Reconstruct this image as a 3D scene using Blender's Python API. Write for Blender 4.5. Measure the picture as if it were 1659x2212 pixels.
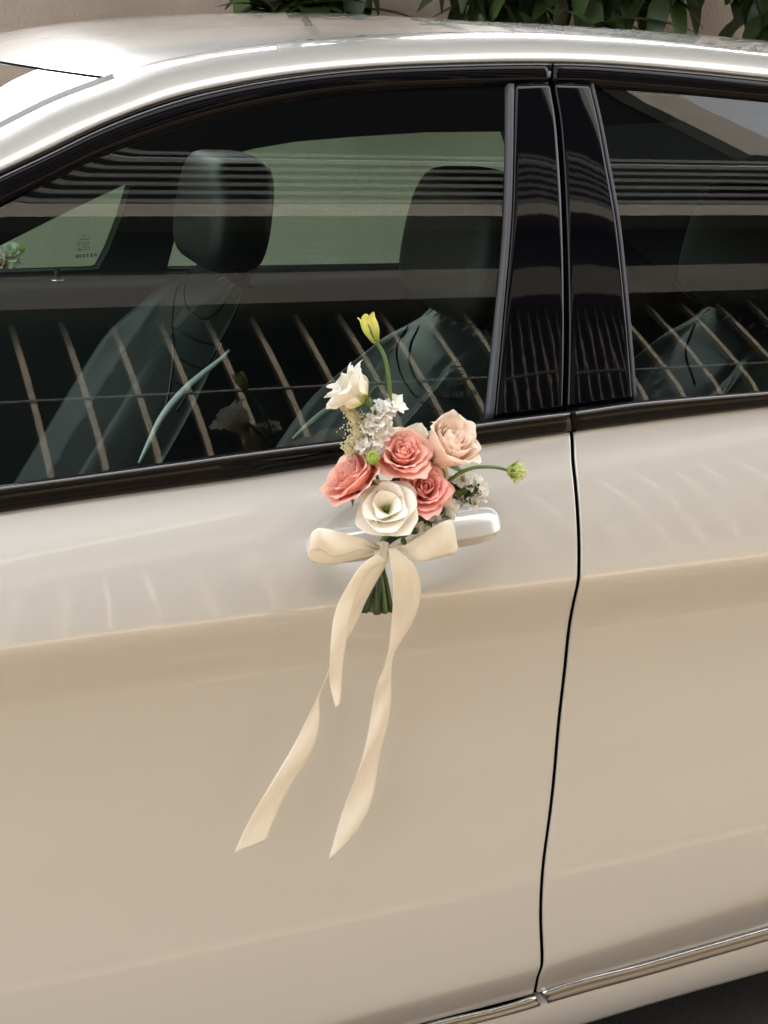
import bpy, math, random
import numpy as np
from mathutils import Vector, Matrix
from mathutils.geometry import tessellate_polygon
random.seed(5)
sc = bpy.context.scene
for o in list(bpy.data.objects):
    bpy.data.objects.remove(o)
C = sc.collection
rad = math.radians

# ---------------------------------------------------------------- camera, sky, sun, exposure
CAM = np.array([0.0, -1.35, 1.46]); YAW, PITCH, ROLL, FPX = 24.0, 20.0, 3.4, 2950.0   # focal length in units of a 2212-high picture
a_, p_, r_ = map(math.radians, (YAW, PITCH, ROLL))
FWD = np.array([math.sin(a_)*math.cos(p_), math.cos(a_)*math.cos(p_), -math.sin(p_)])
ri = np.array([math.cos(a_), -math.sin(a_), 0.0]); up = np.cross(ri, FWD)
RIGHT = ri*math.cos(r_)+up*math.sin(r_); UP = -ri*math.sin(r_)+up*math.cos(r_)
cd = bpy.data.cameras.new('camera'); cam = bpy.data.objects.new('camera', cd); C.objects.link(cam)
cam.matrix_world = Matrix(((RIGHT[0], UP[0], -FWD[0], CAM[0]), (RIGHT[1], UP[1], -FWD[1], CAM[1]), (RIGHT[2], UP[2], -FWD[2], CAM[2]), (0, 0, 0, 1)))
cd.sensor_fit = 'VERTICAL'; cd.sensor_height = 36; cd.lens = 36*FPX/2212
cd.clip_start = 0.05; cd.clip_end = 400
sc.camera = cam
sc.render.resolution_x = 768; sc.render.resolution_y = 1024
SUN_EL, SUN_AZ = 50.0, 25.0        # azimuth: degrees from +Y towards +X (behind the car, over the wall)
w = bpy.data.worlds.new('World'); sc.world = w; w.use_nodes = True
nt = w.node_tree; nt.nodes.clear()
sky = nt.nodes.new('ShaderNodeTexSky'); sky.sky_type = 'NISHITA'; sky.sun_disc = False
sky.sun_elevation = rad(SUN_EL); sky.sun_rotation = rad(SUN_AZ); sky.air_density = 1.0; sky.dust_density = 6.0; sky.ozone_density = 1.0
hs = nt.nodes.new('ShaderNodeHueSaturation'); hs.inputs['Saturation'].default_value = 0.12
bg = nt.nodes.new('ShaderNodeBackground'); bg.inputs['Strength'].default_value = 0.15
wo = nt.nodes.new('ShaderNodeOutputWorld')
nt.links.new(sky.outputs[0], hs.inputs['Color']); nt.links.new(hs.outputs[0], bg.inputs[0]); nt.links.new(bg.outputs[0], wo.inputs[0])
sl = bpy.data.lights.new('sun', 'SUN'); sl.energy = 2.0; sl.angle = rad(0.5); sl.color = (1.0, 0.90, 0.76)
so = bpy.data.objects.new('sun', sl); C.objects.link(so)
sd = Vector((math.sin(rad(SUN_AZ))*math.cos(rad(SUN_EL)), math.cos(rad(SUN_AZ))*math.cos(rad(SUN_EL)), math.sin(rad(SUN_EL))))
so.rotation_euler = sd.to_track_quat('Z', 'Y').to_euler(); so.location = (0, 3, 8)
sc.view_settings.view_transform = 'Standard'; sc.view_settings.look = 'None'
sc.view_settings.exposure = 3.12; sc.view_settings.gamma = 1

# ---------------------------------------------------------------- materials
def new_mat(name):
    m = bpy.data.materials.new(name); m.use_nodes = True
    return m, m.node_tree, m.node_tree.nodes['Principled BSDF']
def mat(name, col, rough=.5, metal=0., coat=0., coat_r=.02, spec=.5, noise=None, bump=None, sheen=0., trans=0.):
    """noise=(scale, amount[, stretch]); bump=(scale, strength[, stretch]); trans = share of light let through a thin sheet"""
    m, t, b = new_mat(name)
    b.inputs['Base Color'].default_value = (*col, 1); b.inputs['Roughness'].default_value = rough
    b.inputs['Metallic'].default_value = metal; b.inputs['Coat Weight'].default_value = coat
    b.inputs['Coat Roughness'].default_value = coat_r; b.inputs['Specular IOR Level'].default_value = spec
    b.inputs['Sheen Weight'].default_value = sheen
    tc = t.nodes.new('ShaderNodeTexCoord')
    def tex(scale, stretch):
        mp = t.nodes.new('ShaderNodeMapping'); mp.inputs['Scale'].default_value = stretch
        t.links.new(tc.outputs['Object'], mp.inputs[0])
        n = t.nodes.new('ShaderNodeTexNoise'); n.inputs['Scale'].default_value = scale; n.inputs['Detail'].default_value = 5
        t.links.new(mp.outputs[0], n.inputs['Vector']); return n
    if noise:
        n = tex(noise[0], noise[2] if len(noise) > 2 else (1, 1, 1))
        mx = t.nodes.new('ShaderNodeMix'); mx.data_type = 'RGBA'
        mx.inputs[6].default_value = (*[c*(1-noise[1]) for c in col], 1); mx.inputs[7].default_value = (*[min(1, c*(1+noise[1])) for c in col], 1)
        t.links.new(n.outputs[0], mx.inputs[0]); t.links.new(mx.outputs[2], b.inputs['Base Color'])
    if bump:
        n = tex(bump[0], bump[2] if len(bump) > 2 else (1, 1, 1))
        bp = t.nodes.new('ShaderNodeBump'); bp.inputs['Strength'].default_value = bump[1]; bp.inputs['Distance'].default_value = .002
        t.links.new(n.outputs[0], bp.inputs['Height']); t.links.new(bp.outputs[0], b.inputs['Normal'])
    if trans:
        out = t.nodes['Material Output']; tr = t.nodes.new('ShaderNodeBsdfTranslucent'); tr.inputs[0].default_value = (*col, 1)
        ms = t.nodes.new('ShaderNodeMixShader'); ms.inputs[0].default_value = trans
        t.links.new(b.outputs[0], ms.inputs[1]); t.links.new(tr.outputs[0], ms.inputs[2]); t.links.new(ms.outputs[0], out.inputs[0])
    return m
def petal_mat(name, base, tip, mid=None, trans=.36, rough=.5, pos=(0.12, .45)):
    """pigment runs from the petal's foot to its rim, along the petal's own UV"""
    m, t, b = new_mat(name)
    uv = t.nodes.new('ShaderNodeUVMap'); uv.uv_map = 'UVMap'
    sx = t.nodes.new('ShaderNodeSeparateXYZ'); t.links.new(uv.outputs[0], sx.inputs[0])
    cr = t.nodes.new('ShaderNodeValToRGB'); e = cr.color_ramp.elements
    e[0].position = pos[0]; e[0].color = (*base, 1); e[1].position = 1; e[1].color = (*tip, 1)
    k = e.new(pos[1]); k.color = (*(mid or tip), 1)
    t.links.new(sx.outputs[1], cr.inputs[0])
    # fine veins along the petal
    mp = t.nodes.new('ShaderNodeMapping'); mp.inputs['Scale'].default_value = (26, 2.2, 1); t.links.new(uv.outputs[0], mp.inputs[0])
    nz = t.nodes.new('ShaderNodeTexNoise'); nz.inputs['Scale'].default_value = 1; nz.inputs['Detail'].default_value = 3
    t.links.new(mp.outputs[0], nz.inputs['Vector'])
    mx = t.nodes.new('ShaderNodeMix'); mx.data_type = 'RGBA'; mx.blend_type = 'MULTIPLY'; mx.inputs[0].default_value = .30
    t.links.new(cr.outputs[0], mx.inputs[6])
    rr = t.nodes.new('ShaderNodeValToRGB'); rr.color_ramp.elements[0].position = .3; rr.color_ramp.elements[0].color = (.80, .77, .74, 1); rr.color_ramp.elements[1].position = .6
    t.links.new(nz.outputs[0], rr.inputs[0]); t.links.new(rr.outputs[0], mx.inputs[7])
    t.links.new(mx.outputs[2], b.inputs['Base Color'])
    bp = t.nodes.new('ShaderNodeBump'); bp.inputs['Strength'].default_value = .35; bp.inputs['Distance'].default_value = .0008
    t.links.new(nz.outputs[0], bp.inputs['Height']); t.links.new(bp.outputs[0], b.inputs['Normal'])
    b.inputs['Roughness'].default_value = rough; b.inputs['Specular IOR Level'].default_value = .25; b.inputs['Sheen Weight'].default_value = .15
    tr = t.nodes.new('ShaderNodeBsdfTranslucent'); t.links.new(mx.outputs[2], tr.inputs[0])
    ms = t.nodes.new('ShaderNodeMixShader'); ms.inputs[0].default_value = trans
    t.links.new(b.outputs[0], ms.inputs[1]); t.links.new(tr.outputs[0], ms.inputs[2]); t.links.new(ms.outputs[0], t.nodes['Material Output'].inputs[0])
    return m
def glass_mat(name, tint, ior=1.5):
    m = bpy.data.materials.new(name); m.use_nodes = True; t = m.node_tree; t.nodes.clear()
    tr = t.nodes.new('ShaderNodeBsdfTransparent'); tr.inputs[0].default_value = (*tint, 1)
    gl = t.nodes.new('ShaderNodeBsdfGlossy'); gl.inputs['Roughness'].default_value = 0.0; gl.inputs[0].default_value = (1, 1, 1, 1)
    fr = t.nodes.new('ShaderNodeFresnel'); fr.inputs[0].default_value = ior
    ms = t.nodes.new('ShaderNodeMixShader'); out = t.nodes.new('ShaderNodeOutputMaterial')
    t.links.new(fr.outputs[0], ms.inputs[0]); t.links.new(tr.outputs[0], ms.inputs[1]); t.links.new(gl.outputs[0], ms.inputs[2]); t.links.new(ms.outputs[0], out.inputs[0])
    return m
def paint_mat():
    m, t, b = new_mat('pearl_paint')
    b.inputs['Base Color'].default_value = (.545, .528, .49, 1)
    b.inputs['Metallic'].default_value = .25; b.inputs['Roughness'].default_value = .30
    b.inputs['Coat Weight'].default_value = 1.0; b.inputs['Coat Roughness'].default_value = .012; b.inputs['Coat IOR'].default_value = 1.5
    tc = t.nodes.new('ShaderNodeTexCoord'); n = t.nodes.new('ShaderNodeTexNoise'); n.inputs['Scale'].default_value = 900; n.inputs['Detail'].default_value = 2
    t.links.new(tc.outputs['Object'], n.inputs['Vector'])
    bp = t.nodes.new('ShaderNodeBump'); bp.inputs['Strength'].default_value = .05; bp.inputs['Distance'].default_value = .0005
    t.links.new(n.outputs[0], bp.inputs['Height']); t.links.new(bp.outputs[0], b.inputs['Normal'])
    mp = t.nodes.new('ShaderNodeMapping'); mp.inputs['Scale'].default_value = (1.2, 1, 7); t.links.new(tc.outputs['Object'], mp.inputs[0])
    n3 = t.nodes.new('ShaderNodeTexNoise'); n3.inputs['Scale'].default_value = 5; n3.inputs['Detail'].default_value = 6; t.links.new(mp.outputs[0], n3.inputs['Vector'])
    mr = t.nodes.new('ShaderNodeMapRange'); mr.inputs[3].default_value = .0; mr.inputs[4].default_value = .11; mr.inputs[1].default_value = .35; mr.inputs[2].default_value = .75
    t.links.new(n3.outputs[0], mr.inputs[0]); t.links.new(mr.outputs[0], b.inputs['Coat Roughness'])
    n2 = t.nodes.new('ShaderNodeTexNoise'); n2.inputs['Scale'].default_value = 9; n2.inputs['Detail'].default_value = 1
    t.links.new(tc.outputs['Object'], n2.inputs['Vector'])
    bp2 = t.nodes.new('ShaderNodeBump'); bp2.inputs['Strength'].default_value = .10; bp2.inputs['Distance'].default_value = .002
    t.links.new(n2.outputs[0], bp2.inputs['Height']); t.links.new(bp2.outputs[0], b.inputs['Coat Normal'])
    return m
M = {}
M['paint'] = paint_mat()
M['gloss_black'] = mat('gloss_black_trim', (.002, .002, .003), .05, spec=.16)
M['pillar_black'] = mat('pillar_black', (.002, .002, .003), .03, spec=.25, bump=(24, .05, (1, 1, .25)))
M['trim_highlight'] = mat('satin_trim_highlight', (.17, .17, .185), .25, metal=.6)  # pale colour stands in for the highlight line on the black trim
M['seal_light'] = mat('pale_seal', (.30, .30, .29), .4)
M['rubber'] = mat('rubber', (.012, .012, .013), .5, bump=(300, .3))
M['seal_grey'] = mat('grey_seal', (.06, .06, .07), .4, spec=.3)
M['void'] = mat('door_jamb_black', (.003, .003, .003), .9, spec=.1)
M['chrome'] = mat('brushed_chrome', (.46, .46, .46), .20, metal=1, bump=(220, .12, (.06, 1, 1)))
M['glass'] = glass_mat('green_tinted_glass', (.56, .71, .63), 1.52)
M['screen'] = glass_mat('windscreen_glass', (.72, .80, .76), 1.75)
M['farglass'] = glass_mat('far_window_glass', (.74, .92, .82), 1.4)
M['leather'] = mat('black_leather', (.040, .043, .042), .42, bump=(500, .2), spec=.38)
M['leather_dark'] = mat('dark_leather', (.012, .013, .013), .45, bump=(500, .25))
M['cabin'] = mat('cabin_plastic', (.012, .013, .014), .6)
M['liner'] = mat('headliner_cloth', (.02, .02, .02), .9)
M['seat_highlight'] = mat('seat_highlight', (.62, .66, .64), .3)  # pale colour stands in for light catching the seat bolsters
M['seam'] = mat('leather_piping', (.022, .024, .023), .3)
M['metal'] = mat('polished_metal', (.7, .7, .7), .15, metal=1)
M['print'] = mat('glass_print', (.012, .016, .014), .8, spec=.1)
M['ribbon'] = mat('cream_satin', (.99, .94, .84), .25, spec=.7, sheen=.2, bump=(38, .55, (1, 1, .35)), trans=.50)
_t = M['ribbon'].node_tree; _o = _t.nodes['Material Output']; _src = _o.inputs[0].links[0].from_socket
_uv = _t.nodes.new('ShaderNodeUVMap'); _uv.uv_map = 'UVMap'; _sx = _t.nodes.new('ShaderNodeSeparateXYZ'); _t.links.new(_uv.outputs[0], _sx.inputs[0])
_wv = _t.nodes.new('ShaderNodeTexNoise'); _wv.inputs['Scale'].default_value = 1; _mp = _t.nodes.new('ShaderNodeMapping'); _mp.inputs['Scale'].default_value = (.9, 2.6, 1)
_t.links.new(_uv.outputs[0], _mp.inputs[0]); _t.links.new(_mp.outputs[0], _wv.inputs['Vector'])
_r = _t.nodes.new('ShaderNodeMapRange'); _r.inputs[1].default_value = .35; _r.inputs[2].default_value = .7; _r.inputs[3].default_value = .0; _r.inputs[4].default_value = .26
_t.links.new(_wv.outputs[0], _r.inputs[0])
_tp = _t.nodes.new('ShaderNodeBsdfTransparent'); _mx = _t.nodes.new('ShaderNodeMixShader')
_t.links.new(_r.outputs[0], _mx.inputs[0]); _t.links.new(_src, _mx.inputs[1]); _t.links.new(_tp.outputs[0], _mx.inputs[2])
M['ribbon_opaque'] = M['ribbon'].copy()
_t.links.new(_mx.outputs[0], _o.inputs[0])      # the long tails are a little sheer
M['stem'] = mat('green_stem', (.10, .17, .035), .5, noise=(60, .4), trans=.05)
M['stem_dark'] = mat('dark_green_stem', (.028, .050, .014), .45, noise=(60, .5))
M['calyx'] = mat('calyx_green', (.10, .16, .04), .55, noise=(80, .4), trans=.15)
M['coral'] = petal_mat('coral_petal', (.97, .36, .22), (.99, .62, .52), (.99, .46, .35))
M['coral_deep'] = petal_mat('deep_coral_petal', (.94, .25, .18), (.98, .57, .51), (.98, .39, .33))
M['blush'] = petal_mat('blush_petal', (.95, .72, .46), (.97, .83, .71), (.97, .74, .60))
M['white'] = petal_mat('white_petal', (.60, .66, .16), (.97, .94, .86), (.96, .91, .78), pos=(.05, .38))
M['whitecream'] = petal_mat('cream_petal', (.80, .74, .38), (.88, .82, .68), (.86, .78, .55), pos=(.1, .5))
M['bud'] = petal_mat('yellow_green_bud', (.42, .50, .08), (.80, .74, .18), (.66, .68, .16), pos=(.1, .5))
M['statice'] = petal_mat('papery_white', (.88, .88, .70), (.98, .96, .91), trans=.30)
M['astilbe'] = mat('cream_astilbe', (.88, .80, .56), .7, noise=(200, .2), trans=.35)
M['leafgreen'] = mat('bract_green', (.055, .11, .02), .5, noise=(90, .5), trans=.15)
M['scab'] = mat('green_seedhead', (.36, .46, .08), .55, noise=(120, .3), trans=.2)
M['leaf'] = mat('shrub_leaf', (.045, .075, .022), .38, noise=(9, .6), trans=.12)
M['leaf_pale'] = mat('shrub_leaf_pale', (.10, .16, .05), .4, noise=(9, .5), trans=.2)
M['bark'] = mat('bark', (.09, .07, .045), .85, noise=(20, .4), bump=(40, .6))

def wall_mat():
    m, t, b = new_mat('stucco_wall')
    tc = t.nodes.new('ShaderNodeTexCoord')
    def nz(scale, st, det=5):
        mp = t.nodes.new('ShaderNodeMapping'); mp.inputs['Scale'].default_value = st; t.links.new(tc.outputs['Object'], mp.inputs[0])
        n = t.nodes.new('ShaderNodeTexNoise'); n.inputs['Scale'].default_value = scale; n.inputs['Detail'].default_value = det
        t.links.new(mp.outputs[0], n.inputs['Vector']); return n
    a = nz(2.2, (1, 1, .35)); c = nz(60, (1, 1, 1))
    r1 = t.nodes.new('ShaderNodeValToRGB'); r1.color_ramp.elements[0].position = .3; r1.color_ramp.elements[0].color = (.52, .42, .34, 1)
    r1.color_ramp.elements[1].position = .65; r1.color_ramp.elements[1].color = (.68, .57, .47, 1)
    t.links.new(a.outputs[0], r1.inputs[0]); t.links.new(r1.outputs[0], b.inputs['Base Color'])
    bp = t.nodes.new('ShaderNodeBump'); bp.inputs['Strength'].default_value = .5; bp.inputs['Distance'].default_value = .01
    t.links.new(c.outputs[0], bp.inputs['Height']); t.links.new(bp.outputs[0], b.inputs['Normal']); b.inputs['Roughness'].default_value = .9
    return m
M['wall'] = wall_mat()
M['asphalt'] = mat('asphalt', (.045, .042, .040), .85, noise=(160, .7), bump=(250, 1.0))
M['paving'] = mat('tan_paving', (.275, .20, .118), .8, noise=(3, .25), bump=(90, .5))
M['band'] = mat('pale_stone_band', (.70, .54, .36), .8, noise=(2, .3))
M['facade_light'] = mat('facade_stone', (.15, .13, .10), .8, noise=(2, .15))
M['facade_fin'] = mat('facade_fin', (.19, .155, .105), .7, noise=(3, .35))
M['facade_dark'] = mat('facade_dark', (.006, .006, .007), 1.0, spec=0.)
M['facade_beam'] = mat('facade_beam', (.035, .027, .019), .8)
M['louvre'] = mat('louvre_metal', (.10, .10, .094), .9, spec=0.)

# ---------------------------------------------------------------- helpers
def P3(v): return Vector((float(v[0]), float(v[1]), float(v[2])))
def thing(name, label, cat, loc=(0, 0, 0), group=None):
    o = bpy.data.objects.new(name, None); C.objects.link(o); o.location = loc; o.empty_display_size = .1
    o['label'] = label; o['category'] = cat
    if group: o['group'] = group
    return o
def root_loc(p):
    while p.parent: p = p.parent
    return np.array(p.location) if p.type == 'EMPTY' else np.zeros(3)
def mk(name, V, F, m, parent=None, smooth=True, label=None, kind=None, uv=None, mats=None):
    """links one mesh object; V are world coordinates"""
    V = np.asarray(V, float)
    if parent is not None: V = V-root_loc(parent)
    me = bpy.data.meshes.new(name); me.from_pydata(V.tolist(), [], [tuple(int(i) for i in f) for f in F]); me.update()
    if smooth: me.polygons.foreach_set('use_smooth', [True]*len(me.polygons))
    if uv is not None:
        l = me.uv_layers.new(name='UVMap'); uv = np.asarray(uv, float)
        li = np.zeros(len(me.loops), int); me.loops.foreach_get('vertex_index', li); l.data.foreach_set('uv', uv[li].ravel())
    me.materials.append(m)
    o = bpy.data.objects.new(name, me); C.objects.link(o)
    if parent is not None: o.parent = parent
    if label: o['label'] = label
    if kind: o['kind'] = kind
    return o
def grid(nr, nc, off=0, flip=False, close=False):
    F = []
    for i in range(nr-1):
        for j in range(nc if close else nc-1):
            k = (j+1) % nc
            f = (off+i*nc+j, off+i*nc+k, off+(i+1)*nc+k, off+(i+1)*nc+j)
            F.append(f[::-1] if flip else f)
    return F
class MB:
    def __init__(s): s.V = []; s.F = []; s.UV = []
    def add(s, V, F, UV=None):
        o = len(s.V); s.V += [tuple(v) for v in V]; s.F += [tuple(i+o for i in f) for f in F]
        s.UV += [tuple(u) for u in (UV if UV is not None else [(0, .5)]*len(V))]
    def box(s, a, b):
        x0, y0, z0 = a; x1, y1, z1 = b
        s.add([(x0, y0, z0), (x1, y0, z0), (x1, y1, z0), (x0, y1, z0), (x0, y0, z1), (x1, y0, z1), (x1, y1, z1), (x0, y1, z1)],
              [(0, 3, 2, 1), (4, 5, 6, 7), (0, 1, 5, 4), (1, 2, 6, 5), (2, 3, 7, 6), (3, 0, 4, 7)])
    def tube(s, pts, r, n=8, cap=True):
        pts = [np.array(p, float) for p in pts]; R = r if hasattr(r, '__len__') else [r]*len(pts)
        V = []; ref = None
        for i, p in enumerate(pts):
            d = pts[min(i+1, len(pts)-1)]-pts[max(i-1, 0)]; d /= np.linalg.norm(d)+1e-12
            if ref is None: ref = np.cross(d, (0, 0, 1) if abs(d[2]) < .9 else (1, 0, 0))
            ref = ref-d*(ref@d); ref /= np.linalg.norm(ref); b = np.cross(d, ref)
            for k in range(n):
                t = 2*math.pi*k/n; V.append(p+R[i]*(math.cos(t)*ref+math.sin(t)*b))
        F = grid(len(pts), n, close=True)
        if cap: F += [tuple(range(n))[::-1], tuple(range((len(pts)-1)*n, len(pts)*n))]
        s.add(V, F)
    def ball(s, c, r, n=8, m=6, X=(1, 0, 0), Y=(0, 1, 0), Z=(0, 0, 1)):
        X, Y, Z = map(np.array, (X, Y, Z)); r = r if hasattr(r, '__len__') else (r, r, r); V = []
        for i in range(m+1):
            f = math.pi*i/m
            for k in range(n):
                t = 2*math.pi*k/n; V.append(np.array(c)+X*r[0]*math.sin(f)*math.cos(t)+Y*r[1]*math.sin(f)*math.sin(t)+Z*r[2]*math.cos(f))
        s.add(V, grid(m+1, n, close=True))
    def build(s, name, m, parent=None, **k): return mk(name, s.V, s.F, m, parent, uv=s.UV, **k)
def spline(xs, ys):
    """smooth curve through points with straight run-out"""
    xs = np.array(xs, float); ys = np.array(ys, float); o = np.argsort(xs); xs = xs[o]; ys = ys[o]
    h = np.diff(xs); d = np.diff(ys)/h; s = np.zeros(len(xs)); s[0] = d[0]; s[-1] = d[-1]
    if len(xs) > 2: s[1:-1] = (d[:-1]*h[1:]+d[1:]*h[:-1])/(h[:-1]+h[1:])
    def f(x):
        x = np.asarray(x, float); xc = np.clip(x, xs[0], xs[-1]); i = np.clip(np.searchsorted(xs, xc)-1, 0, len(h)-1)
        t = (xc-xs[i])/h[i]
        y = ys[i]*(1+2*t)*(1-t)**2+s[i]*h[i]*t*(1-t)**2+ys[i+1]*t*t*(3-2*t)+s[i+1]*h[i]*t*t*(t-1)
        return y+np.where(x < xs[0], (x-xs[0])*s[0], 0)+np.where(x > xs[-1], (x-xs[-1])*s[-1], 0)
    return f
def sm(a, b, x):
    t = np.clip((x-a)/(b-a), 0, 1); return t*t*(3-2*t)
def pts_spline(P, n):
    """resample a polyline of n-D points smoothly"""
    P = np.array(P, float); d = np.r_[0, np.cumsum(np.linalg.norm(np.diff(P, axis=0), axis=1)+1e-9)]; t = np.linspace(0, d[-1], n)
    return np.stack([spline(d, P[:, k])(t) for k in range(P.shape[1])], 1)
# survey of the photograph: sight lines of its camera met with real surfaces
def ray(px, py):
    d = FWD*FPX+RIGHT*(px-829.5)-UP*(py-1106); return d/np.linalg.norm(d)
def at(px, py, y):
    d = ray(px, py); return CAM+d*(y-CAM[1])/d[1]
def mpp(y):      # metres per survey unit at depth y
    return (y-CAM[1])/math.cos(a_)/FPX*1.06
def on(px, py, fy, it=12):
    y = 0.0
    for _ in range(it):
        P = at(px, py, y); y = fy(P)
    return at(px, py, y)
ZB = .95; YC = .88
def G(z): h = z-ZB; return .012+.30*h+.38*h*h          # the glass house leans in as it rises
def Gs(z): return .30+.76*(z-ZB)
def onG(px, py, off=0.):
    P = on(px, py, lambda P: float(G(P[2])))
    s = Gs(P[2]); n = np.array([0, -1, s])/math.hypot(1, s)
    return P+n*off

# ---------------------------------------------------------------- the car
car = thing('parked_car', 'pearl white saloon car with black window trim and a bouquet on its handle', 'car', (0.7, .88, 0))
def plan(x): return .010*(x-.8)**2
KEY = {}
def key(name, y0, pts):
    W = np.array([on(px, py, lambda P: y0+plan(P[0])) for px, py in pts]); KEY[name] = (spline(W[:, 0], W[:, 2]), y0)
key('belt', 0.0, [(0, 1107), (173, 1081), (347, 1057), (520, 1033), (719, 1003), (1029, 962), (1157, 944), (1236, 933), (1460, 903), (1659, 879)])
key('crease', -.075, [(0, 1408), (250, 1374), (500, 1344), (675, 1321), (916, 1297), (1189, 1265), (1300, 1251), (1659, 1208)])
key('low', -.090, [(600, 2235), (940, 2142), (1165, 2082), (1400, 2008), (1659, 1926)])
key('ctop', -.066, [(940, 2203), (1155, 2146), (1400, 2077), (1659, 2002)])
key('cbot', -.072, [(1027, 2212), (1181, 2169), (1420, 2102), (1659, 2033)])
key('sill', -.058, [(1252, 2212), (1450, 2153), (1659, 2095)])
fA = lambda s: -.075*(.50*s+.50*(1-(1-s)**2))
fB = spline([0, .04, .12, .25, .5, .8, 1], [-.075, -.0705, -.0615, -.0575, -.0640, -.0810, -.090])
fC = spline([0, .12, .5, 1], [-.090, -.089, -.081, -.066])
rows = [('belt', 'crease', s, float(fA(s))) for s in np.linspace(-.06, .985, 46)]
rows += [('crease', 'low', s, float(fB(s))) for s in np.linspace(0.012, .985, 84)]
rows += [('low', 'ctop', s, float(fC(s))) for s in np.linspace(0.03, 1.0, 18)]
ky = np.array([r[3] for r in rows]); k3 = np.array([.25, .5, .25])
for _ in range(2): ky[1:-1] = np.convolve(ky, k3, 'valid')
def zrow(i, x):
    a, b, s, _ = rows[i]; return KEY[a][0](x)*(1-s)+KEY[b][0](x)*s
# handle dish
HC = on(888, 1157, lambda P: -.05); HT = (at(1083, 1130, -.07)-at(672, 1192, -.07)); HTILT = HT[2]/HT[0]
def ybody(i, x):
    y = ky[i]+plan(x); z = zrow(i, x)
    dx = x-HC[0]; dz = z-HC[2]-HTILT*dx
    dz = dz-.006; r = np.sqrt((dx/.122)**2+(dz/np.where(dz < 0, .068, .044))**2)
    return y+.014*(1-sm(.50, 1.0, r))
def ysurf(P):        # depth of the side at world (x, z)
    x = np.array([P[0]]); zs = np.array([float(zrow(i, x)[0]) for i in range(len(rows))]); ys = np.array([float(ybody(i, x)[0]) for i in range(len(rows))])
    return float(np.interp(-P[2], -zs, ys))
gap_px = [(1233, 905), (1236, 933), (1240, 1000), (1248, 1080), (1252, 1150), (1253, 1215), (1247, 1270), (1236, 1330), (1222, 1450), (1207, 1580), (1197, 1700), (1189, 1770), (1176, 1857), (1170, 1943), (1170, 2013), (1174, 2062), (1173, 2082), (1165, 2108), (1158, 2141)]
gw = np.array([on(px, py, ysurf, 6) for px, py in gap_px]); _x = spline(gw[:, 2], gw[:, 0]); _z = np.linspace(.1, 1.1, 501); _v = _x(_z); _k = np.hanning(61); _k /= _k.sum()
_sm = np.convolve(np.pad(_v, 30, mode='edge'), _k, 'valid'); _w = sm(.27, .33, _z); _v = _v*(1-_w)+_sm*_w; _w2 = sm(.93, .98, _z); _v = _v*(1-_w2)+_x(_z)*_w2
xgap = lambda z: np.interp(z, _z, _v)
XL, XR = -.22, 2.35
def door_panel(parent, side, name):
    V = []; g = .0024
    base = np.linspace(0, 1, 330 if side < 0 else 220)
    for i in range(len(rows)):
        xe = 1.0
        for _ in range(6): xe = float(xgap(zrow(i, xe)))
        if side < 0: xs = XL+(xe-g-.004-XL)*base; ex = [xe-g-.0018, xe-g-.0006, xe-g, xe-g]; xs = np.r_[xs, ex]
        else: xs = xe+g+.004+(XR-xe-g-.004)*base; ex = [xe+g, xe+g, xe+g+.0006, xe+g+.0018]; xs = np.r_[ex, xs]
        y = ybody(i, xs); z = zrow(i, xs)
        add = [.0003, .0012, .003, .022]
        if side < 0: y[-4:] += add
        else: y[:4] += add[::-1]
        V += list(np.stack([xs, y, z], 1))
    nc = len(V)//len(rows)
    o = mk(name, V, grid(len(rows), nc), M['paint'], parent); o.data.materials.append(M['void'])
    k = nc-2 if side < 0 else 0
    for i in range(len(rows)-1): o.data.polygons[i*(nc-1)+k].material_index = 1  # door edge flank blackened in place of the shade inside the gap
    return o
fd = door_panel(car, -1, 'front_door')
rd = door_panel(car, 1, 'rear_door')
# dark jamb behind the gap, and trim sections lofted between traced curves
def curve_fn(pts): return spline([p[0] for p in pts], [p[1] for p in pts])
def loft(A, B, prof, surf, n):
    """A, B: functions t->(px,py); prof: list of (fraction, offset); surf(px,py,off)"""
    V = []
    for t in np.linspace(0, 1, n):
        a = np.array(A(t)); b = np.array(B(t))
        for f, o in prof: V.append(surf(*(a*(1-f)+b*f), o))
    return V, grid(n, len(prof))
def span(f, x0, x1): return lambda t: (x0+(x1-x0)*t, float(f(x0+(x1-x0)*t)))
jm = MB()
zz = np.linspace(1.02, .12, 60); jv = []
for z in zz:
    xg = float(xgap(z)); y = ysurf((xg, 0, z)) if z < .99 else 0.0
    jv += [(xg-.03, y+.016, z), (xg+.03, y+.016, z)]
mk('door_jamb', jv, grid(60, 2), M['void'], car)
beltT = curve_fn([(0, 1048), (173, 1025), (347, 1001), (520, 977), (719, 952), (997, 917), (1114, 901), (1215, 889), (1363, 868), (1460, 859), (1659, 843)])
beltB = curve_fn([(0, 1107), (173, 1081), (347, 1057), (520, 1033), (719, 1003), (1029, 962), (1157, 944), (1236, 933), (1460, 903), (1659, 879)])
def sB(px, py, off):
    P = on(px, py, lambda P: plan(P[0])); return P+np.array([0, -off*.95, off*.3])
belt_prof = [(0, -.006), (0.0, .006), (.03, .010), (.09, .0125), (.17, .0125), (.24, .0105), (.28, .0085), (.42, .0095), (.6, .0090), (.8, .0075), (.93, .006), (1.0, .0035), (1.02, -.004)]
def strip(name, A, B, prof, surf, n, m, parent, caps=True):
    V, F = loft(A, B, prof, surf, n); k = len(prof)
    if caps: F += [tuple(range(k))[::-1], tuple(range((n-1)*k, n*k))]
    return mk(name, V, F, m, parent)
strip('belt_trim', span(beltT, -420, 1220), span(beltB, -420, 1229), belt_prof, sB, 90, M['gloss_black'], fd)
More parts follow.
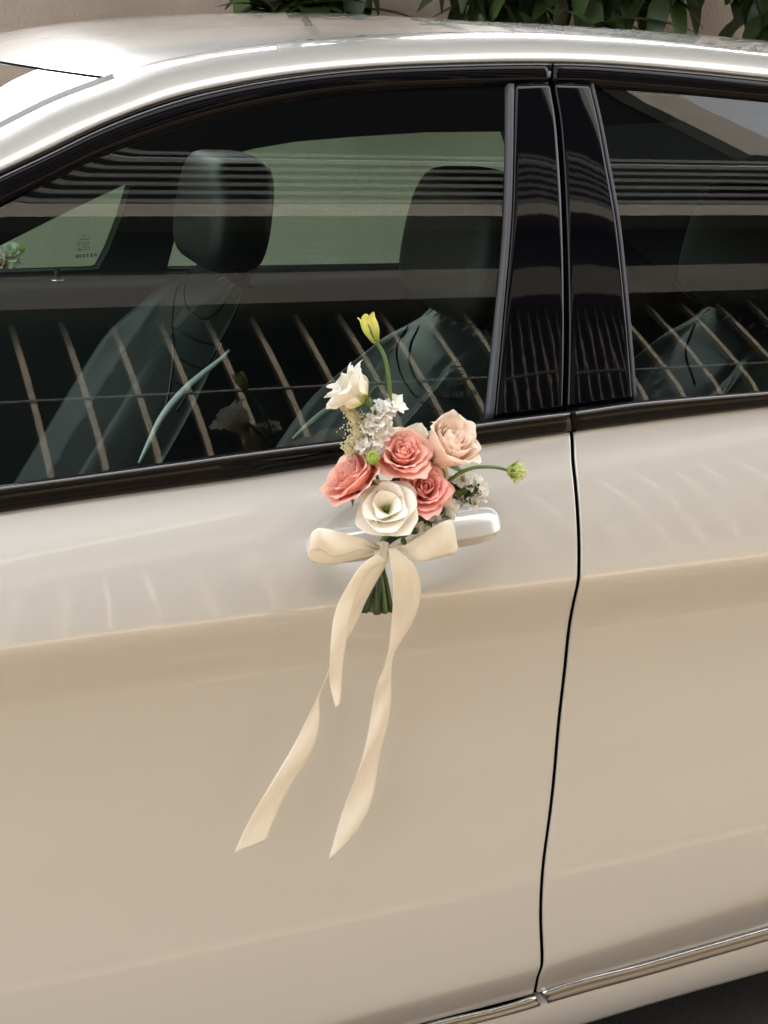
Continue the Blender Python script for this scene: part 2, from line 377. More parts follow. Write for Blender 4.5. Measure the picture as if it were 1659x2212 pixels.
strip('belt_trim', span(beltT, 1224, 2750), span(beltB, 1236, 2750), belt_prof, sB, 60, M['gloss_black'], rd)
outF = curve_fn([(-200, 458), (-100, 417), (0, 373), (100, 327), (200, 279), (300, 238), (400, 206), (500, 184), (600, 167), (700, 155), (829, 145), (979, 139), (1129, 136), (1185, 136), (1329, 141), (1479, 153), (1659, 171)])
inF = curve_fn([(-200, 548), (-100, 497), (0, 445), (100, 395), (200, 345), (300, 304), (400, 270), (500, 242), (600, 221), (700, 205), (829, 192), (1029, 183), (1106, 181), (1190, 181), (1274, 183), (1329, 188), (1479, 200), (1659, 217)])
fr_prof = [(0, -.012), (0.0, .0005), (.06, .003), (.16, .0058), (.28, .0074), (.45, .0078), (.62, .0070), (.78, .0052), (.86, .0040), (.90, .0005), (1.0, -.002), (1.0, -.012)]
strip('window_frame', span(outF, -420, 1182), span(inF, -420, 1186), fr_prof, onG, 110, M['gloss_black'], fd)
strip('window_frame', span(outF, 1189, 2750), span(inF, 1194, 2750), fr_prof, onG, 70, M['gloss_black'], rd)
for ff, bb, tt_, bt_, x0_, x1_, x2_ in ((outF, inF, beltT, beltB, -420, 1184, 1218), (outF, inF, beltT, beltB, 1191, 2750, 2750)):  # highlight lines on frame and belt trim, built as pale strips
    own = fd if x1_ < 1190 else rd
    hl_top = lambda t, x0_=x0_, x1_=x1_: (x0_+(x1_-x0_)*t, float(outF(x0_+(x1_-x0_)*t))*.80+float(inF(x0_+(x1_-x0_)*t))*.20)
    hl_bot = lambda t, x0_=x0_, x1_=x1_: (x0_+(x1_-x0_)*t, float(outF(x0_+(x1_-x0_)*t))*.74+float(inF(x0_+(x1_-x0_)*t))*.26)
    strip('frame_highlight', hl_top, hl_bot, [(0, .0055), (0, .0078), (.5, .0088), (1, .0086), (1, .007)], onG, 90, M['trim_highlight'], own)
    xa = x0_ if own is fd else 1232
    bl_top = lambda t, xa=xa, x2_=x2_: (xa+(x2_-xa)*t, float(beltT(xa+(x2_-xa)*t))+3)
    bl_bot = lambda t, xa=xa, x2_=x2_: (xa+(x2_-xa)*t, float(beltT(xa+(x2_-xa)*t))+9.5)
    strip('trim_highlight', bl_top, bl_bot, [(0, .009), (0, .0118), (.35, .0142), (.8, .0145), (1, .0132), (1, .011)], sB, 90, M['trim_highlight'], own)
# glass, seals and the black pillar covers
sealL = spline([181, 498, 714, 903], [1096, 1090, 1070, 1051]); sealR = spline([181, 498, 671, 905], [1110, 1101, 1086, 1065])
gapL = spline([137, 180, 250, 340, 450, 608, 758, 886], [1186, 1190, 1202, 1210, 1216, 1221, 1222, 1219])
pilR = spline([184, 275, 350, 460, 608, 801, 868], [1274, 1295, 1309, 1329, 1346, 1363, 1368])
def vspan(f, y0, y1, dx=0): return lambda t: (float(f(y0+(y1-y0)*t))+dx, y0+(y1-y0)*t)
glp = [(f, -.004) for f in np.linspace(0, 1, 24)]
def glass_panel(name, x0, x1f, x0f, x1, n, parent, m):
    V = []
    for i in range(24):
        f = i/23
        for t in np.linspace(0, 1, n):
            # right or left limit follows the pillar
            px0 = x0 if x0f is None else float(x0f(183+(900-183)*f)); px1 = x1 if x1f is None else float(x1f(183+(900-183)*f))
            px = px0+(px1-px0)*t; top = float(inF(px))-6; bot = float(beltT(px))+5
            V.append(onG(px, top+(bot-top)*f, -.004))
    return mk(name, V, grid(24, n, flip=True), m, parent)
glass_f = glass_panel('window_glass', -420, sealL, None, None, 70, fd, M['glass'])
glass_r = glass_panel('window_glass', None, None, pilR, 2750, 40, rd, M['glass'])
strip('window_seal', vspan(sealL, 183, 906, -1), vspan(sealR, 184, 904), [(0, -.006), (0, 0), (.2, .003), (.8, .004), (1, .002)], onG, 40, M['seal_grey'], fd)
cov = [(0, -.004), (0.01, .0015), (.04, .004)]+[(f, .004+.0008*math.sin(math.pi*f)) for f in np.linspace(.1, .9, 9)]+[(.96, .004), (.99, .0015), (1, -.01)]
strip('pillar_cover', vspan(sealR, 184, 905), vspan(gapL, 181, 888, -3), cov, onG, 60, M['pillar_black'], fd)
strip('pillar_cover', vspan(gapL, 181, 884, 3.5), vspan(pilR, 184, 866), cov, onG, 60, M['pillar_black'], rd)
strip('pillar_jamb', vspan(gapL, 130, 900, -14), vspan(gapL, 130, 900, 14), [(0, -.010), (1, -.010)], onG, 30, M['void'], car)
strip('window_seal', vspan(pilR, 185, 866, -.5), vspan(pilR, 185, 866, 4.5), [(0, .001), (.3, .0055), (.7, .0055), (1, .0)], onG, 40, M['seal_grey'], rd)
# bright sill strips and the sill
def sS(y0):
    def f(px, py, off):
        P = on(px, py, lambda P: y0+plan(P[0])); return P+np.array([0, -off*.9, off*.45])
    return f
ctp = curve_fn([(940, 2205), (1155, 2147), (1174, 2139), (1400, 2076), (1659, 2002)]); cbp = curve_fn([(1027, 2212), (1165, 2174), (1181, 2169), (1420, 2102), (1659, 2033)])
chp = [(0, -.01), (0.02, -.001), (.08, .003), (.25, .0048), (.42, .0052), (.5, .0042), (.6, .0052), (.8, .0058), (.93, .004), (1, -.001), (1, -.01)]
strip('chrome_strip', span(ctp, 300, 1152), span(cbp, 300, 1166), chp, sS(-.068), 60, M['chrome'], fd)
strip('chrome_strip', span(ctp, 1170, 2100), span(cbp, 1182, 2100), chp, sS(-.068), 60, M['chrome'], rd)
V = []
xs = np.linspace(XL, XR, 120)
sp = [('cbot', 0, .012, -.055), ('cbot', 0, .003, -.0695), ('cbot', 0, 0.0, -.0705), ('cbot', 0.1, 0, -.0708), ('cbot', .4, 0, -.0705), ('cbot', .75, 0, -.069), ('cbot', .9, 0, -.064), ('cbot', 1, 0, -.056), ('cbot', 1.04, -.001, -.045), ('cbot', 1.05, -.002, .0), ('cbot', 1.05, -.002, .1)]
for _, s, dz, y in sp:
    z = KEY['cbot'][0](xs)*(1-s)+KEY['sill'][0](xs)*s+dz-.003; V += list(np.stack([xs, y+plan(xs), z], 1))
mk('sill', V, grid(len(sp), len(xs)), M['paint'], car)
SILLZ = float(KEY['sill'][0](1.2))

# roof rail, roof, windscreen
zo = []; 
for px in np.linspace(-420, 2750, 90):
    P = onG(px, float(outF(px))-4, .0); zo.append(P)
zo = np.array(zo); yo_f = spline(zo[:, 0], zo[:, 1]); zo_f = spline(zo[:, 0], zo[:, 2])
ditch = curve_fn([(-200, 375), (0, 272), (100, 222), (250, 164), (300, 144), (400, 120), (500, 103), (600, 91), (829, 74), (979, 69), (1129, 69), (1279, 76), (1429, 87), (1659, 112)])
dw = []
for px in np.linspace(-420, 2750, 90):
    dw.append(on(px, float(ditch(px)), lambda P: float(yo_f(P[0]))+.105))
dw = np.array(dw); yd_f = spline(dw[:, 0], dw[:, 1]); zd_f = spline(dw[:, 0], dw[:, 2])
sil = np.array([at(px, py, .95) for px, py in [(0, 99), (100, 74), (200, 61), (300, 54), (450, 46), (650, 43), (829, 43), (979, 46), (1129, 51), (1279, 60), (1429, 71), (1659, 93)]])
zs_f = spline(sil[:, 0], sil[:, 2])
x0r, x1r = float(dw[0, 0]), float(dw[-1, 0]); xs = np.linspace(x0r, x1r, 140)
V = []; prof = np.linspace(0, 1, 14)
for x in xs:
    A = np.array([x, float(yo_f(x)), float(zo_f(x))]); B = np.array([x, float(yd_f(x)), float(zd_f(x))])
    s = Gs(A[2])*.9; c = np.array([x, A[1]+(B[2]-A[2])*s*.92, B[2]-.002])
    V.append(A+np.array([0, .012, -.004]))
    for t in prof: V.append(A*(1-t)**2+c*2*t*(1-t)+B*t*t)
    V.append(B+np.array([0, .003, -.006]))
mk('roof_rail', V, grid(len(xs), 16, flip=True), M['paint'], car)
corner = on(252, 166, lambda P: float(yo_f(P[0]))+.105); XH = corner[0]
def rise(x):
    x = np.maximum(x, XH); return np.clip(zs_f(x)-zd_f(x)+.004, .012, .09)
def zroof(x, y):
    yd = yd_f(x)+.004; u = (YC-y)/(YC-yd); return zd_f(x)-.003+rise(x)*(1-np.abs(u)**2.3)
def xh(y): 
    u = (y-YC)/(YC-corner[1]); return XH-.075*(1-u*u)
us = np.r_[np.linspace(-1, -.8, 12), np.linspace(-.78, .78, 40), np.linspace(.8, 1, 12)]
def roof_sheet(x_a, x_b, n, dz, name, m, flip=False):
    V = []
    for t in np.linspace(0, 1, n):
        for u in us:
            yy = YC
            x = x_b if x_b is not None else 0
            # iterate as the width changes with x
            xx = .5
            for _ in range(4):
                ydn = float(yd_f(xx))+.004; yy = YC+u*(YC-ydn); h = float(xh(yy))
                a = h+.002 if x_a == 'h' else x_a; b = h-.002 if x_b == 'h' else x_b
                xx = a+(b-a)*t
            V.append((xx, yy, float(zroof(xx, yy))+dz))
    return mk(name, V, grid(n, len(us), flip=flip), m, car)
roof_sheet('h', x1r, 70, 0, 'roof', M['paint'])
roof_sheet('h', x1r, 20, -.035, 'headliner', M['liner'])
roof_sheet(x0r, 'h', 40, -.0015, 'windscreen', M['screen'])
# dark moulding between rail and windscreen
V = []
for x in np.linspace(x0r, XH-.004, 60):
    wd = .005*float(sm(XH-.004, XH-.03, x))*(.35+.65*float(sm(XH-.22, XH-.02, x)))+.0008
    P = np.array([x, float(yd_f(x)), float(zd_f(x))])
    V += [P+(0, -.002, -.006), P+(0, 0, .003), P+(0, wd*.6, .0045), P+(0, wd, .001), P+(0, wd, -.008)]
mk('windscreen_moulding', V, grid(60, 5, flip=True), M['seal_light'], car)
V = []
for u in np.linspace(-1, 1, 50):
    yy = YC+u*(YC-corner[1]-.004); x = float(xh(yy)); z = float(zroof(x, yy))
    V += [(x-.004, yy, z-.0024), (x+.004, yy, z-.0024)]
mk('header_gap', V, grid(50, 2), M['seal_light'], car)

# far side of the car: sheet with two window openings, glass beyond
def fy(P): return 2*YC-float(G(P[2]))-.03
def onF(px, py): return on(px, py, fy, 25)
hole1 = [(-420, 750), (0, 531), (150, 455), (286, 391), (262, 470), (235, 540), (214, 580), (205, 583), (0, 590), (-420, 600)]
hole2 = [(430, 350), (550, 321), (640, 306), (760, 296), (920, 286), (1100, 284), (1130, 380), (1120, 568), (885, 576), (700, 580), (560, 582), (360, 583), (395, 450)]
outer = [(-700, 900), (-700, 700), (-300, 560), (0, 410), (150, 330), (300, 255), (500, 200), (800, 150), (1200, 140), (1700, 160), (2200, 220), (2200, 1300), (1500, 1300), (700, 900), (0, 900)]
polys = [[P3(onF(*p)) for p in pl] for pl in (outer, hole1, hole2)]
flat = [p for pl in polys for p in pl]
tri = tessellate_polygon([[Vector((p.x, p.z, 0)) for p in pl] for pl in polys])
V = [tuple(p) for p in flat]; n0 = len(V); V += [(p[0], p[1]+.05, p[2]) for p in V]
F = [tuple(t) for t in tri]+[tuple(i+n0 for i in t) for t in tri]; o = 0
for pl in polys:
    n = len(pl); F += [(o+i, o+(i+1) % n, n0+o+(i+1) % n, n0+o+i) for i in range(n)]; o += n
mk('far_side_frame', V, F, M['cabin'], car, smooth=False)
for hl in (hole1, hole2):
    W = [np.array(onF(*p))+(0, .03, 0) for p in hl]; c = np.mean(W, 0)
    tt = tessellate_polygon([[Vector((p[0], p[2], 0)) for p in W]])
    mk('far_window', W, [tuple(t) for t in tt], M['farglass'], car, smooth=False)
# far door tops, lock knob
zf = float(onF(200, 585)[2]); V = []
xs = np.linspace(-.3, 2.2, 40)
for dy, dz in [(.03, -.004), (-.01, .0), (-.03, -.008), (-.045, -.03), (-.05, -.12), (-.05, -.5)]:
    for x in xs: V.append((x, 2*YC-.06+dy, zf+dz+.01*(x-.7)))
mk('far_door_trim', V, grid(6, 40), mat('door_card', (.022, .024, .025), .42), car)
kp = at(124, 600, 2*YC-.075)
m_ = MB(); m_.tube([kp+(0, 0, -.03), kp+(0, 0, .018), kp+(0, 0, .021)], [.0075, .0075, .005], 14); kn = m_.build('lock_knob', M['cabin'], car)
m_ = MB(); V = []
for i in range(24):
    t = 2*math.pi*i/24
    for k in range(6):
        q = 2*math.pi*k/6; r = .0145+.0035*math.cos(q); V.append(kp+(r*math.cos(t), r*math.sin(t), -.004+.0035*math.sin(q)))
V2 = V; F = [((i*6+k), (i*6+(k+1) % 6), (((i+1) % 24)*6+(k+1) % 6), (((i+1) % 24)*6+k)) for i in range(24) for k in range(6)]
mk('bezel', V2, F, M['metal'], kn)
# cabin shell
m_ = MB(); m_.box((-1.2, .16, .26), (2.6, 1.6, .30)); m_.box((2.45, .16, .26), (2.5, 1.6, 1.2)); m_.box((-1.2, .1, .26), (-.9, 1.66, .93)); m_.build('cabin_floor', M['cabin'], car, smooth=False)
m_ = MB(); m_.box((-.22, .12, .3), (2.4, .16, .90)); m_.build('inner_door_card', M['cabin'], car, smooth=False)
m_ = MB(); m_.box((-.22, .04, SILLZ+.0), (2.35, 1.70, .25)); m_.build('underbody', M['void'], car, smooth=False)
V = [(x, 2*YC-y, z) for x in (XL, XR) for y, z in [(.02, .885), (-.04, .82), (-.075, .76), (-.066, .6), (-.088, .3), (-.07, .22), (-.05, SILLZ)]]
mk('far_side_panel', V, grid(2, 7, flip=True), M['paint'], car)
# near inner sill of the glass (dark shelf)
strip('window_shelf', span(beltT, -420, 1215), lambda t: (-420+(1635)*t, float(beltT(-420+1635*t))+4), [(0, -.02), (1, -.09)], onG, 30, M['cabin'], car)

# seats
LEAN = 31
def seat(yc, base_x, base_z, label):
    """faces -X; returns the cushion part; backrest, headrest and posts hang on it"""
    m_ = MB()
    V = []; nS = 14
    lean = math.tan(rad(LEAN))
    # seat cushion
    for i in range(9):
        t = i/8; x = base_x-.02-.50*t
        for k in range(nS+1):
            u = -1+2*k/nS; bol = .05*sm(.55, .95, abs(u)); edge = .10*max(0, abs(u)-.9)/.1
            V.append((x, yc+u*.26, base_z+.02*t+bol-edge-.03*(t > .95)))
    cu = mk('seat', V, grid(9, nS+1), M['leather_dark'], car, label=label)
    def bx(z): return base_x+(z-base_z)*lean
    # backrest, front face with bolsters wrapping to side and rear
    V = []; nz_ = 40; prof = []
    for k in range(49): prof.append(-1+2*k/48)
    H = .60
    for i in range(nz_+1):
        t = i/nz_; z = base_z+H*t
        wd = .195*(1-.30*sm(.55, 1.0, t)**1.3)*(1-.08*(1-t))
        th = .115*(1-.45*t); rnd = .035*sm(.90, 1.0, t)
        for u in prof:
            a = u*math.pi*.5
            bol = .055*math.exp(-((abs(u)-.66)/.13)**2)*(1-sm(.72, .98, t))
            groove = -.010*math.exp(-((abs(u)-.44)/.022)**2)*sm(.99, .9, t)
            ple = -.009*sum(math.exp(-((t-q+.05*(1-(u/.4)**2)*-.6)/.014)**2) for q in (.18, .33, .48, .62))*(abs(u) < .42)
            yoke = -.011*math.exp(-((math.hypot(u/.40, (t-.95)/.20)-1)/.06)**2)*sm(.50, .44, abs(u))*sm(.97, .90, t)
            fx = -th*.5*(max(0, 1-abs(u)**5))-bol-groove-ple-yoke
            V.append((bx(z)+fx+rnd+th*.5*sm(.85, 1., abs(u)), yc+wd*math.sin(a*1.0)/math.sin(math.pi/2)*1.0, z-rnd*.2+.018*math.cos(a)*t))
    n1 = len(prof); F = grid(nz_+1, n1, flip=True)
    o = len(V)
    for i in range(nz_+1):
        t = i/nz_; z = base_z+H*t; wd = .195*(1-.30*sm(.55, 1.0, t)**1.3)*(1-.08*(1-t))*.98; th = .115*(1-.45*t)
        for u in prof[::4]: V.append((bx(z)+th*.5+.02*(1-u*u), yc+wd*math.sin(u*math.pi/2), z+.018*math.cos(u*1.57)*t))
    F += grid(nz_+1, len(prof[::4]), off=o)
    # bridge the top
    top = [(nz_*n1+4*k) for k in range(len(prof[::4]))]; bt = [o+nz_*len(prof[::4])+k for k in range(len(prof[::4]))]
    F += [(top[k], top[k+1], bt[k+1], bt[k]) for k in range(len(top)-1)]
    for s_ in (0, -1):
        for i in range(nz_):
            a0 = i*n1+(0 if s_ == 0 else n1-1); a1 = (i+1)*n1+(0 if s_ == 0 else n1-1); q = len(prof[::4]); b0 = o+i*q+(0 if s_ == 0 else q-1); b1 = b0+q
            F.append((a0, a1, b1, b0))
    bk = mk('backrest', V, F, M['leather'], cu); cu['bk'] = bk.name
    zt = base_z+H
    for s_ in (-1, 1):
        m_ = MB(); m_.tube([(bx(zt)+.015, yc+s_*.07, zt-.02), (bx(zt)+.028, yc+s_*.07, zt+.09)], .007, 10); m_.build('headrest_post', M['metal'], cu)
    # headrest: rounded, dished towards the head
    V = []; hz = zt+.02; 
    for i in range(17):
        t = i/16; ph = math.pi*t; 
        for k in range(28):
            q = 2*math.pi*k/28; sx = abs(math.cos(q))**.4*math.copysign(1, math.cos(q)); sy = abs(math.sin(q))**.4*math.copysign(1, math.sin(q))
            rr = math.sin(ph)**.28 if 0 < t < 1 else 0
            z = hz+.105-.105*(abs(math.cos(ph))**.8*math.copysign(1, math.cos(ph)))
            V.append((bx(zt)+.005+(z-hz)*.12+sx*.066*rr, yc+sy*(.165-.02*(z-hz)/.21)*rr, z))
    mk('headrest', V, grid(17, 28, close=True), M['leather_dark'], cu)
    return cu
def edge_highlight(cu, pts, r0):  # bright highlight on a bolster edge, built as a pale tube
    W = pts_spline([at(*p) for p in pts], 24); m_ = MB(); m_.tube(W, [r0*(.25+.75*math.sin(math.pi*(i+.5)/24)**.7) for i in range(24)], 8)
    m_.build('seat_edge_highlight', M['seat_highlight'], cu, label='painted highlight along the seat bolster edge')
from mathutils.bvhtree import BVHTree
def seams(cu, curves, r0=.0022):
    o = bpy.data.objects[cu['bk']]; off = root_loc(o); del cu['bk']
    bvh = BVHTree.FromPolygons([Vector(v.co)+Vector(off) for v in o.data.vertices], [tuple(p.vertices) for p in o.data.polygons])
    for c in curves:
        W = []
        for p in pts_spline(c, 26):
            d = ray(*p); h = bvh.ray_cast(Vector(CAM), Vector(d))
            if h[0] is not None: W.append(np.array(h[0])-d*.0012)
        if len(W) > 6:
            m_ = MB(); m_.tube(W, r0, 6); m_.build('seam', M['seam'], o)
pp = at(470, 590, 1.26); cu1 = seat(1.26, pp[0]-.01-.60*math.tan(rad(LEAN)), pp[2]-.60, 'far front seat in black leather')
pn = at(925, 705, .50); cu2 = seat(.50, pn[0]+.05-.60*math.tan(rad(LEAN)), pn[2]-.60, 'near front seat in black leather, mostly lost in reflections')

edge_highlight(cu1, [(300, 1000, 1.0), (322, 955, 1.0), (350, 900, 1.0), (392, 848, 1.0), (440, 805, 1.0), (476, 776, 1.0), (496, 756, 1.0)], .0065)
edge_highlight(cu2, [(632, 948, .30), (668, 916, .30), (700, 890, .30), (735, 868, .30), (760, 850, .30)], .0045)
pr_ = at(1600, 700, .52); cu3 = seat(.52, pr_[0]-.60*math.tan(rad(LEAN)), pr_[2]-.60, 'rear seat in black leather behind the rear door glass')
seams(cu3, [[(1500, 700), (1480, 760), (1500, 830)]])
seams(cu1, [[(412, 572), (399, 615), (400, 655), (420, 682), (447, 688), (472, 668), (492, 640), (515, 612)], [(396, 582), (378, 640), (372, 700), (374, 760), (366, 840), (352, 900)], [(524, 628), (505, 680), (480, 730), (450, 785), (415, 835), (380, 890)],
            [(376, 712), (400, 722), (430, 738), (462, 744)], [(374, 768), (395, 780), (420, 792), (440, 796)], [(372, 820), (390, 832), (408, 842)]])
seams(cu2, [[(880, 706), (858, 745), (862, 800), (890, 850), (940, 885), (1000, 890)], [(905, 703), (885, 750), (892, 810), (930, 850), (990, 862)]])
# door handle
HL = at(668, 1196, -.085); HR = at(1085, 1137, -.085)
def handle():
    n = 60; V = []; sec = [(.0215, .012), (.0220, .005), (.0208, -.002), (.0180, -.0070), (.010, -.0115), (.001, -.0156), (-.0006, -.0164), (-.0016, -.0166), (-.0026, -.0158), (-.0036, -.0138), (-.010, -.0098), (-.0155, -.0055), (-.0195, .002), (-.0205, .010), (-.012, .016), (.010, .017)]
    for i in range(n+1):
        t = i/n; e = 2*t-1
        s = (1-abs(e)**16.0)**.5 if abs(e) < 1 else 0
        sR = max(s, .02)
        hgt = sR*(1-.10*sm(.5, 0, t)); c = HL*(1-t)+HR*t
        c = c+np.array([0, -.006*(1-e*e)+.010*abs(e)**6, .003*math.sin(math.pi*t)])
        for dz, dy in sec: V.append(c+np.array([0, dy*(.35+.65*sR), dz*hgt]))
    k = len(sec); F = grid(n+1, k, close=True)+[tuple(range(k))[::-1], tuple(range(n*k, (n+1)*k))]
    return mk('door_handle', V, F, M['paint'], fd)
hd = handle()
# glass stamp: printed marks on the rear lower corner of the front window and on the far one
def stamp(org, right, upv, s, parent):
    m_ = MB(); n = np.cross(right, upv); n /= np.linalg.norm(n)
    if n[1] > 0: n = -n
    def q(x, y, w_, h): 
        o = org+n*.0015; m_.add([o+s*(right*x+upv*y), o+s*(right*(x+w_)+upv*y), o+s*(right*(x+w_)+upv*(y+h)), o+s*(right*x+upv*(y+h))], [(0, 1, 2, 3)])
    def ring(cx, cy, r, wd, k=24):
        o = org+n*.0015; V = []
        for i in range(k):
            t = 2*math.pi*i/k
            for rr in (r, r-wd): V.append(o+s*(right*(cx+rr*math.cos(t))+upv*(cy+rr*math.sin(t))))
        m_.add(V, [(2*i, 2*i+1, (2*i+3) % (2*k), (2*i+2) % (2*k)) for i in range(k)])
    for a in (90, 210, 330):     # three-pointed mark
        c, d = math.cos(rad(a)), math.sin(rad(a)); o = org+n*.0015
        m_.add([o+s*(right*(5+x_)+upv*(12+y_)) for x_, y_ in [(c*.7, d*.7), (-d*.13, c*.13), (d*.13, -c*.13)]], [(0, 1, 2)])
    x = 2.6
    for w_ in (.5, .35, .5, .2, .45, .5, .3, .5, .4): q(x, 10.1, w_, .38); x += w_+.16
    ring(2.0, 8.1, 1.15, .12); ring(2.2, 5.3, 1.0, .12)
    for i in range(4): q(1.6, 7.5+.36*i, .7, .16)
    for i in range(3): q(1.65+.36*i, 4.95, .24, .7)
    for r_ in range(5):
        x = 3.8
        for i in range(5): w_ = random.uniform(.35, .8); q(x, 8.7-r_*.95, w_, .28); x += w_+.18
    x = 0
    while x < 11: w_ = random.choice((.12, .18, .4, .5)); q(x, 1.0, w_, 1.7); x += w_+random.choice((.2, .4, .7))
    return m_.build('glass_stamp', M['print'], parent, smooth=False)
o_ = onG(958, 868, -.002); r_v = onG(1028, 861, -.002)-o_; L_ = np.linalg.norm(r_v); u_v = onG(955, 800, -.002)-o_; u_v /= np.linalg.norm(u_v)
stamp(o_, r_v/L_, u_v, L_/11, glass_f)
o_ = onF(162, 560)+(0, -.01, 0); r_v = onF(208, 557)-onF(162, 560); L_ = np.linalg.norm(r_v); stamp(o_, r_v/L_, np.array([0, .3, .95]), L_/11, car)

# ---------------------------------------------------------------- setting: ground, wall behind, building opposite
def plane(name, x0, x1, y0, y1, z, m):
    o = mk(name, [(x0, y0, z), (x1, y0, z), (x1, y1, z), (x0, y1, z)], [(0, 1, 2, 3)], m, smooth=False, kind='structure'); return o
plane('ground', -60, 60, -60, 60, 0, M['asphalt'])
plane('paved_forecourt', -12, 20, -5.9, -.25, .004, M['paving'])
for i, (ya, yb) in enumerate([(-.93, -.88), (-1.00, -.985), (-.70, -.69), (-2.95, -2.8)]):
    plane('paving_band', -12, 20, ya, yb, .008, M['band'])
wy = 3.3
wall = mk('boundary_wall', [(-9, wy, 0), (14, wy, 0), (14, wy, 1.95), (-9, wy, 1.95), (-9, wy+.25, 0), (14, wy+.25, 0), (14, wy+.25, 1.95), (-9, wy+.25, 1.95)],
          [(0, 1, 2, 3), (4, 7, 6, 5), (3, 2, 6, 7), (0, 3, 7, 4), (1, 5, 6, 2)], M['wall'], smooth=False)
wall['label'] = 'tall plain beige stucco wall behind the car'; wall['category'] = 'wall'

bd = thing('building', 'building opposite the car, seen mirrored in its windows: pale fins, beams and louvres', 'building', (5, -6.4, 0))
FY = -6.0
m_ = MB(); m_.box((-5, FY-.6, 0), (17, FY-.5, 10.1)); m_.build('glazing', M['facade_dark'], bd, smooth=False)
m_ = MB(); m_.box((-5, FY-.5, 0), (17, FY-.05, 1.7)); m_.build('plinth', M['facade_beam'], bd, smooth=False)
def part_copy(src, dx=0, dz=0):
    c = src.copy(); C.objects.link(c); c.parent = src.parent; c.location = (src.location[0]+dx, src.location[1], src.location[2]+dz); return c
m_ = MB(); m_.box((-1.0, FY-.06, 1.7), (-.962, FY, 5.7)); f0 = m_.build('fin', M['facade_fin'], bd, smooth=False)
for i in range(1, 50): part_copy(f0, dx=i*.315)
m_ = MB(); m_.box((-5, FY-.06, 4.03), (17, FY+.02, 4.06)); m_.build('rail', M['louvre'], bd, smooth=False)
m_ = MB(); m_.box((-5, FY-.4, 5.40), (17, FY+.36, 6.02)); m_.build('beam', M['facade_beam'], bd, smooth=False)
m_ = MB(); m_.box((-5, FY-.4, 7.72), (17, FY, 8.06)); m_.build('beam', M['facade_light'], bd, smooth=False)
m_ = MB(); m_.box((-5, FY-.16, 8.2), (17, FY-.1, 8.31)); l0 = m_.build('louvre_slat', M['louvre'], bd, smooth=False)
for i in range(1, 7): part_copy(l0, dz=i*.25)
m_ = MB(); m_.box((9.4, FY-.35, 10.0), (10.1, FY-.05, 14)); m_.build('corner_column', M['facade_light'], bd, smooth=False)
m_ = MB(); m_.box((-5, FY-.4, 10.0), (9.4, FY-.3, 14)); m_.build('upper_wall', M['facade_dark'], bd, smooth=False)

wall_top = 1.95
m_ = MB(); m_.box((-8, .45, 4.9), (14, 8.5, 5.0)); 
cn = thing('shade_canopy', 'flat roof slab, unseen, added to keep the car in shade', 'shade_canopy', (3, 8.3, 0))  # added out of view to keep direct sun off the car
m_.build('shade_slab', M['louvre'], cn, smooth=False)
for x in (-7.5, 3, 13.5):
    m_ = MB(); m_.box((x, 8.2, 0), (x+.2, 8.4, 4.9)); m_.build('post', M['facade_light'], cn, smooth=False)

def tree(label, x, y, h, n, seed, group):  # unseen trees, added to darken what the car roof reflects
    rng = random.Random(seed); root = thing('tree', label, 'tree', (x, y, 0), group)
    m_ = MB(); m_.tube([(x, y, 0), (x+.05, y, h*.4), (x-.05, y+.05, h*.75)], [.14, .10, .05], 10)
    for k in range(6):
        a = k*1.05; m_.tube([(x, y, h*(.4+.05*k)), (x+.5*math.cos(a), y+.4*math.sin(a), h*.65), (x+1.1*math.cos(a), y+.8*math.sin(a), h*(.75+.03*k))], [.05, .035, .012], 6)
    m_.build('trunk', M['bark'], root)
    c = MB()
    cl = [(x+rng.uniform(-1.2, 1.2), y+rng.uniform(-.9, .9), h*rng.uniform(.5, 1.0), rng.uniform(.35, .65)) for _ in range(11)]
    for i in range(n):
        cx, cy, cz, cr_ = rng.choice(cl); v = Vector((rng.gauss(0, 1), rng.gauss(0, 1), rng.gauss(0, .8))).normalized()*cr_*rng.random()**.4
        p = np.array((cx, cy, cz))+np.array(v); a = Vector((rng.uniform(-1, 1), rng.uniform(-1, 1), rng.uniform(-.8, .5))).normalized(); b_ = a.orthogonal().normalized()
        a = np.array(a)*.16; b_ = np.array(b_)*.055; c.add([p-a, p+b_, p+a, p-b_+(0, 0, -.012)], [(0, 1, 2, 3)])
    c.build('crown', M['leaf'], root)
tree('leafy tree added out of view beyond the wall, to darken the reflection in the middle of the car roof', 2.9, 6.2, 4.0, 4200, 8, 'unseen trees added beyond the wall')
tree('leafy tree added out of view beyond the wall, to darken the reflection in the rear half of the car roof', 5.6, 6.6, 3.8, 4200, 15, 'unseen trees added beyond the wall')
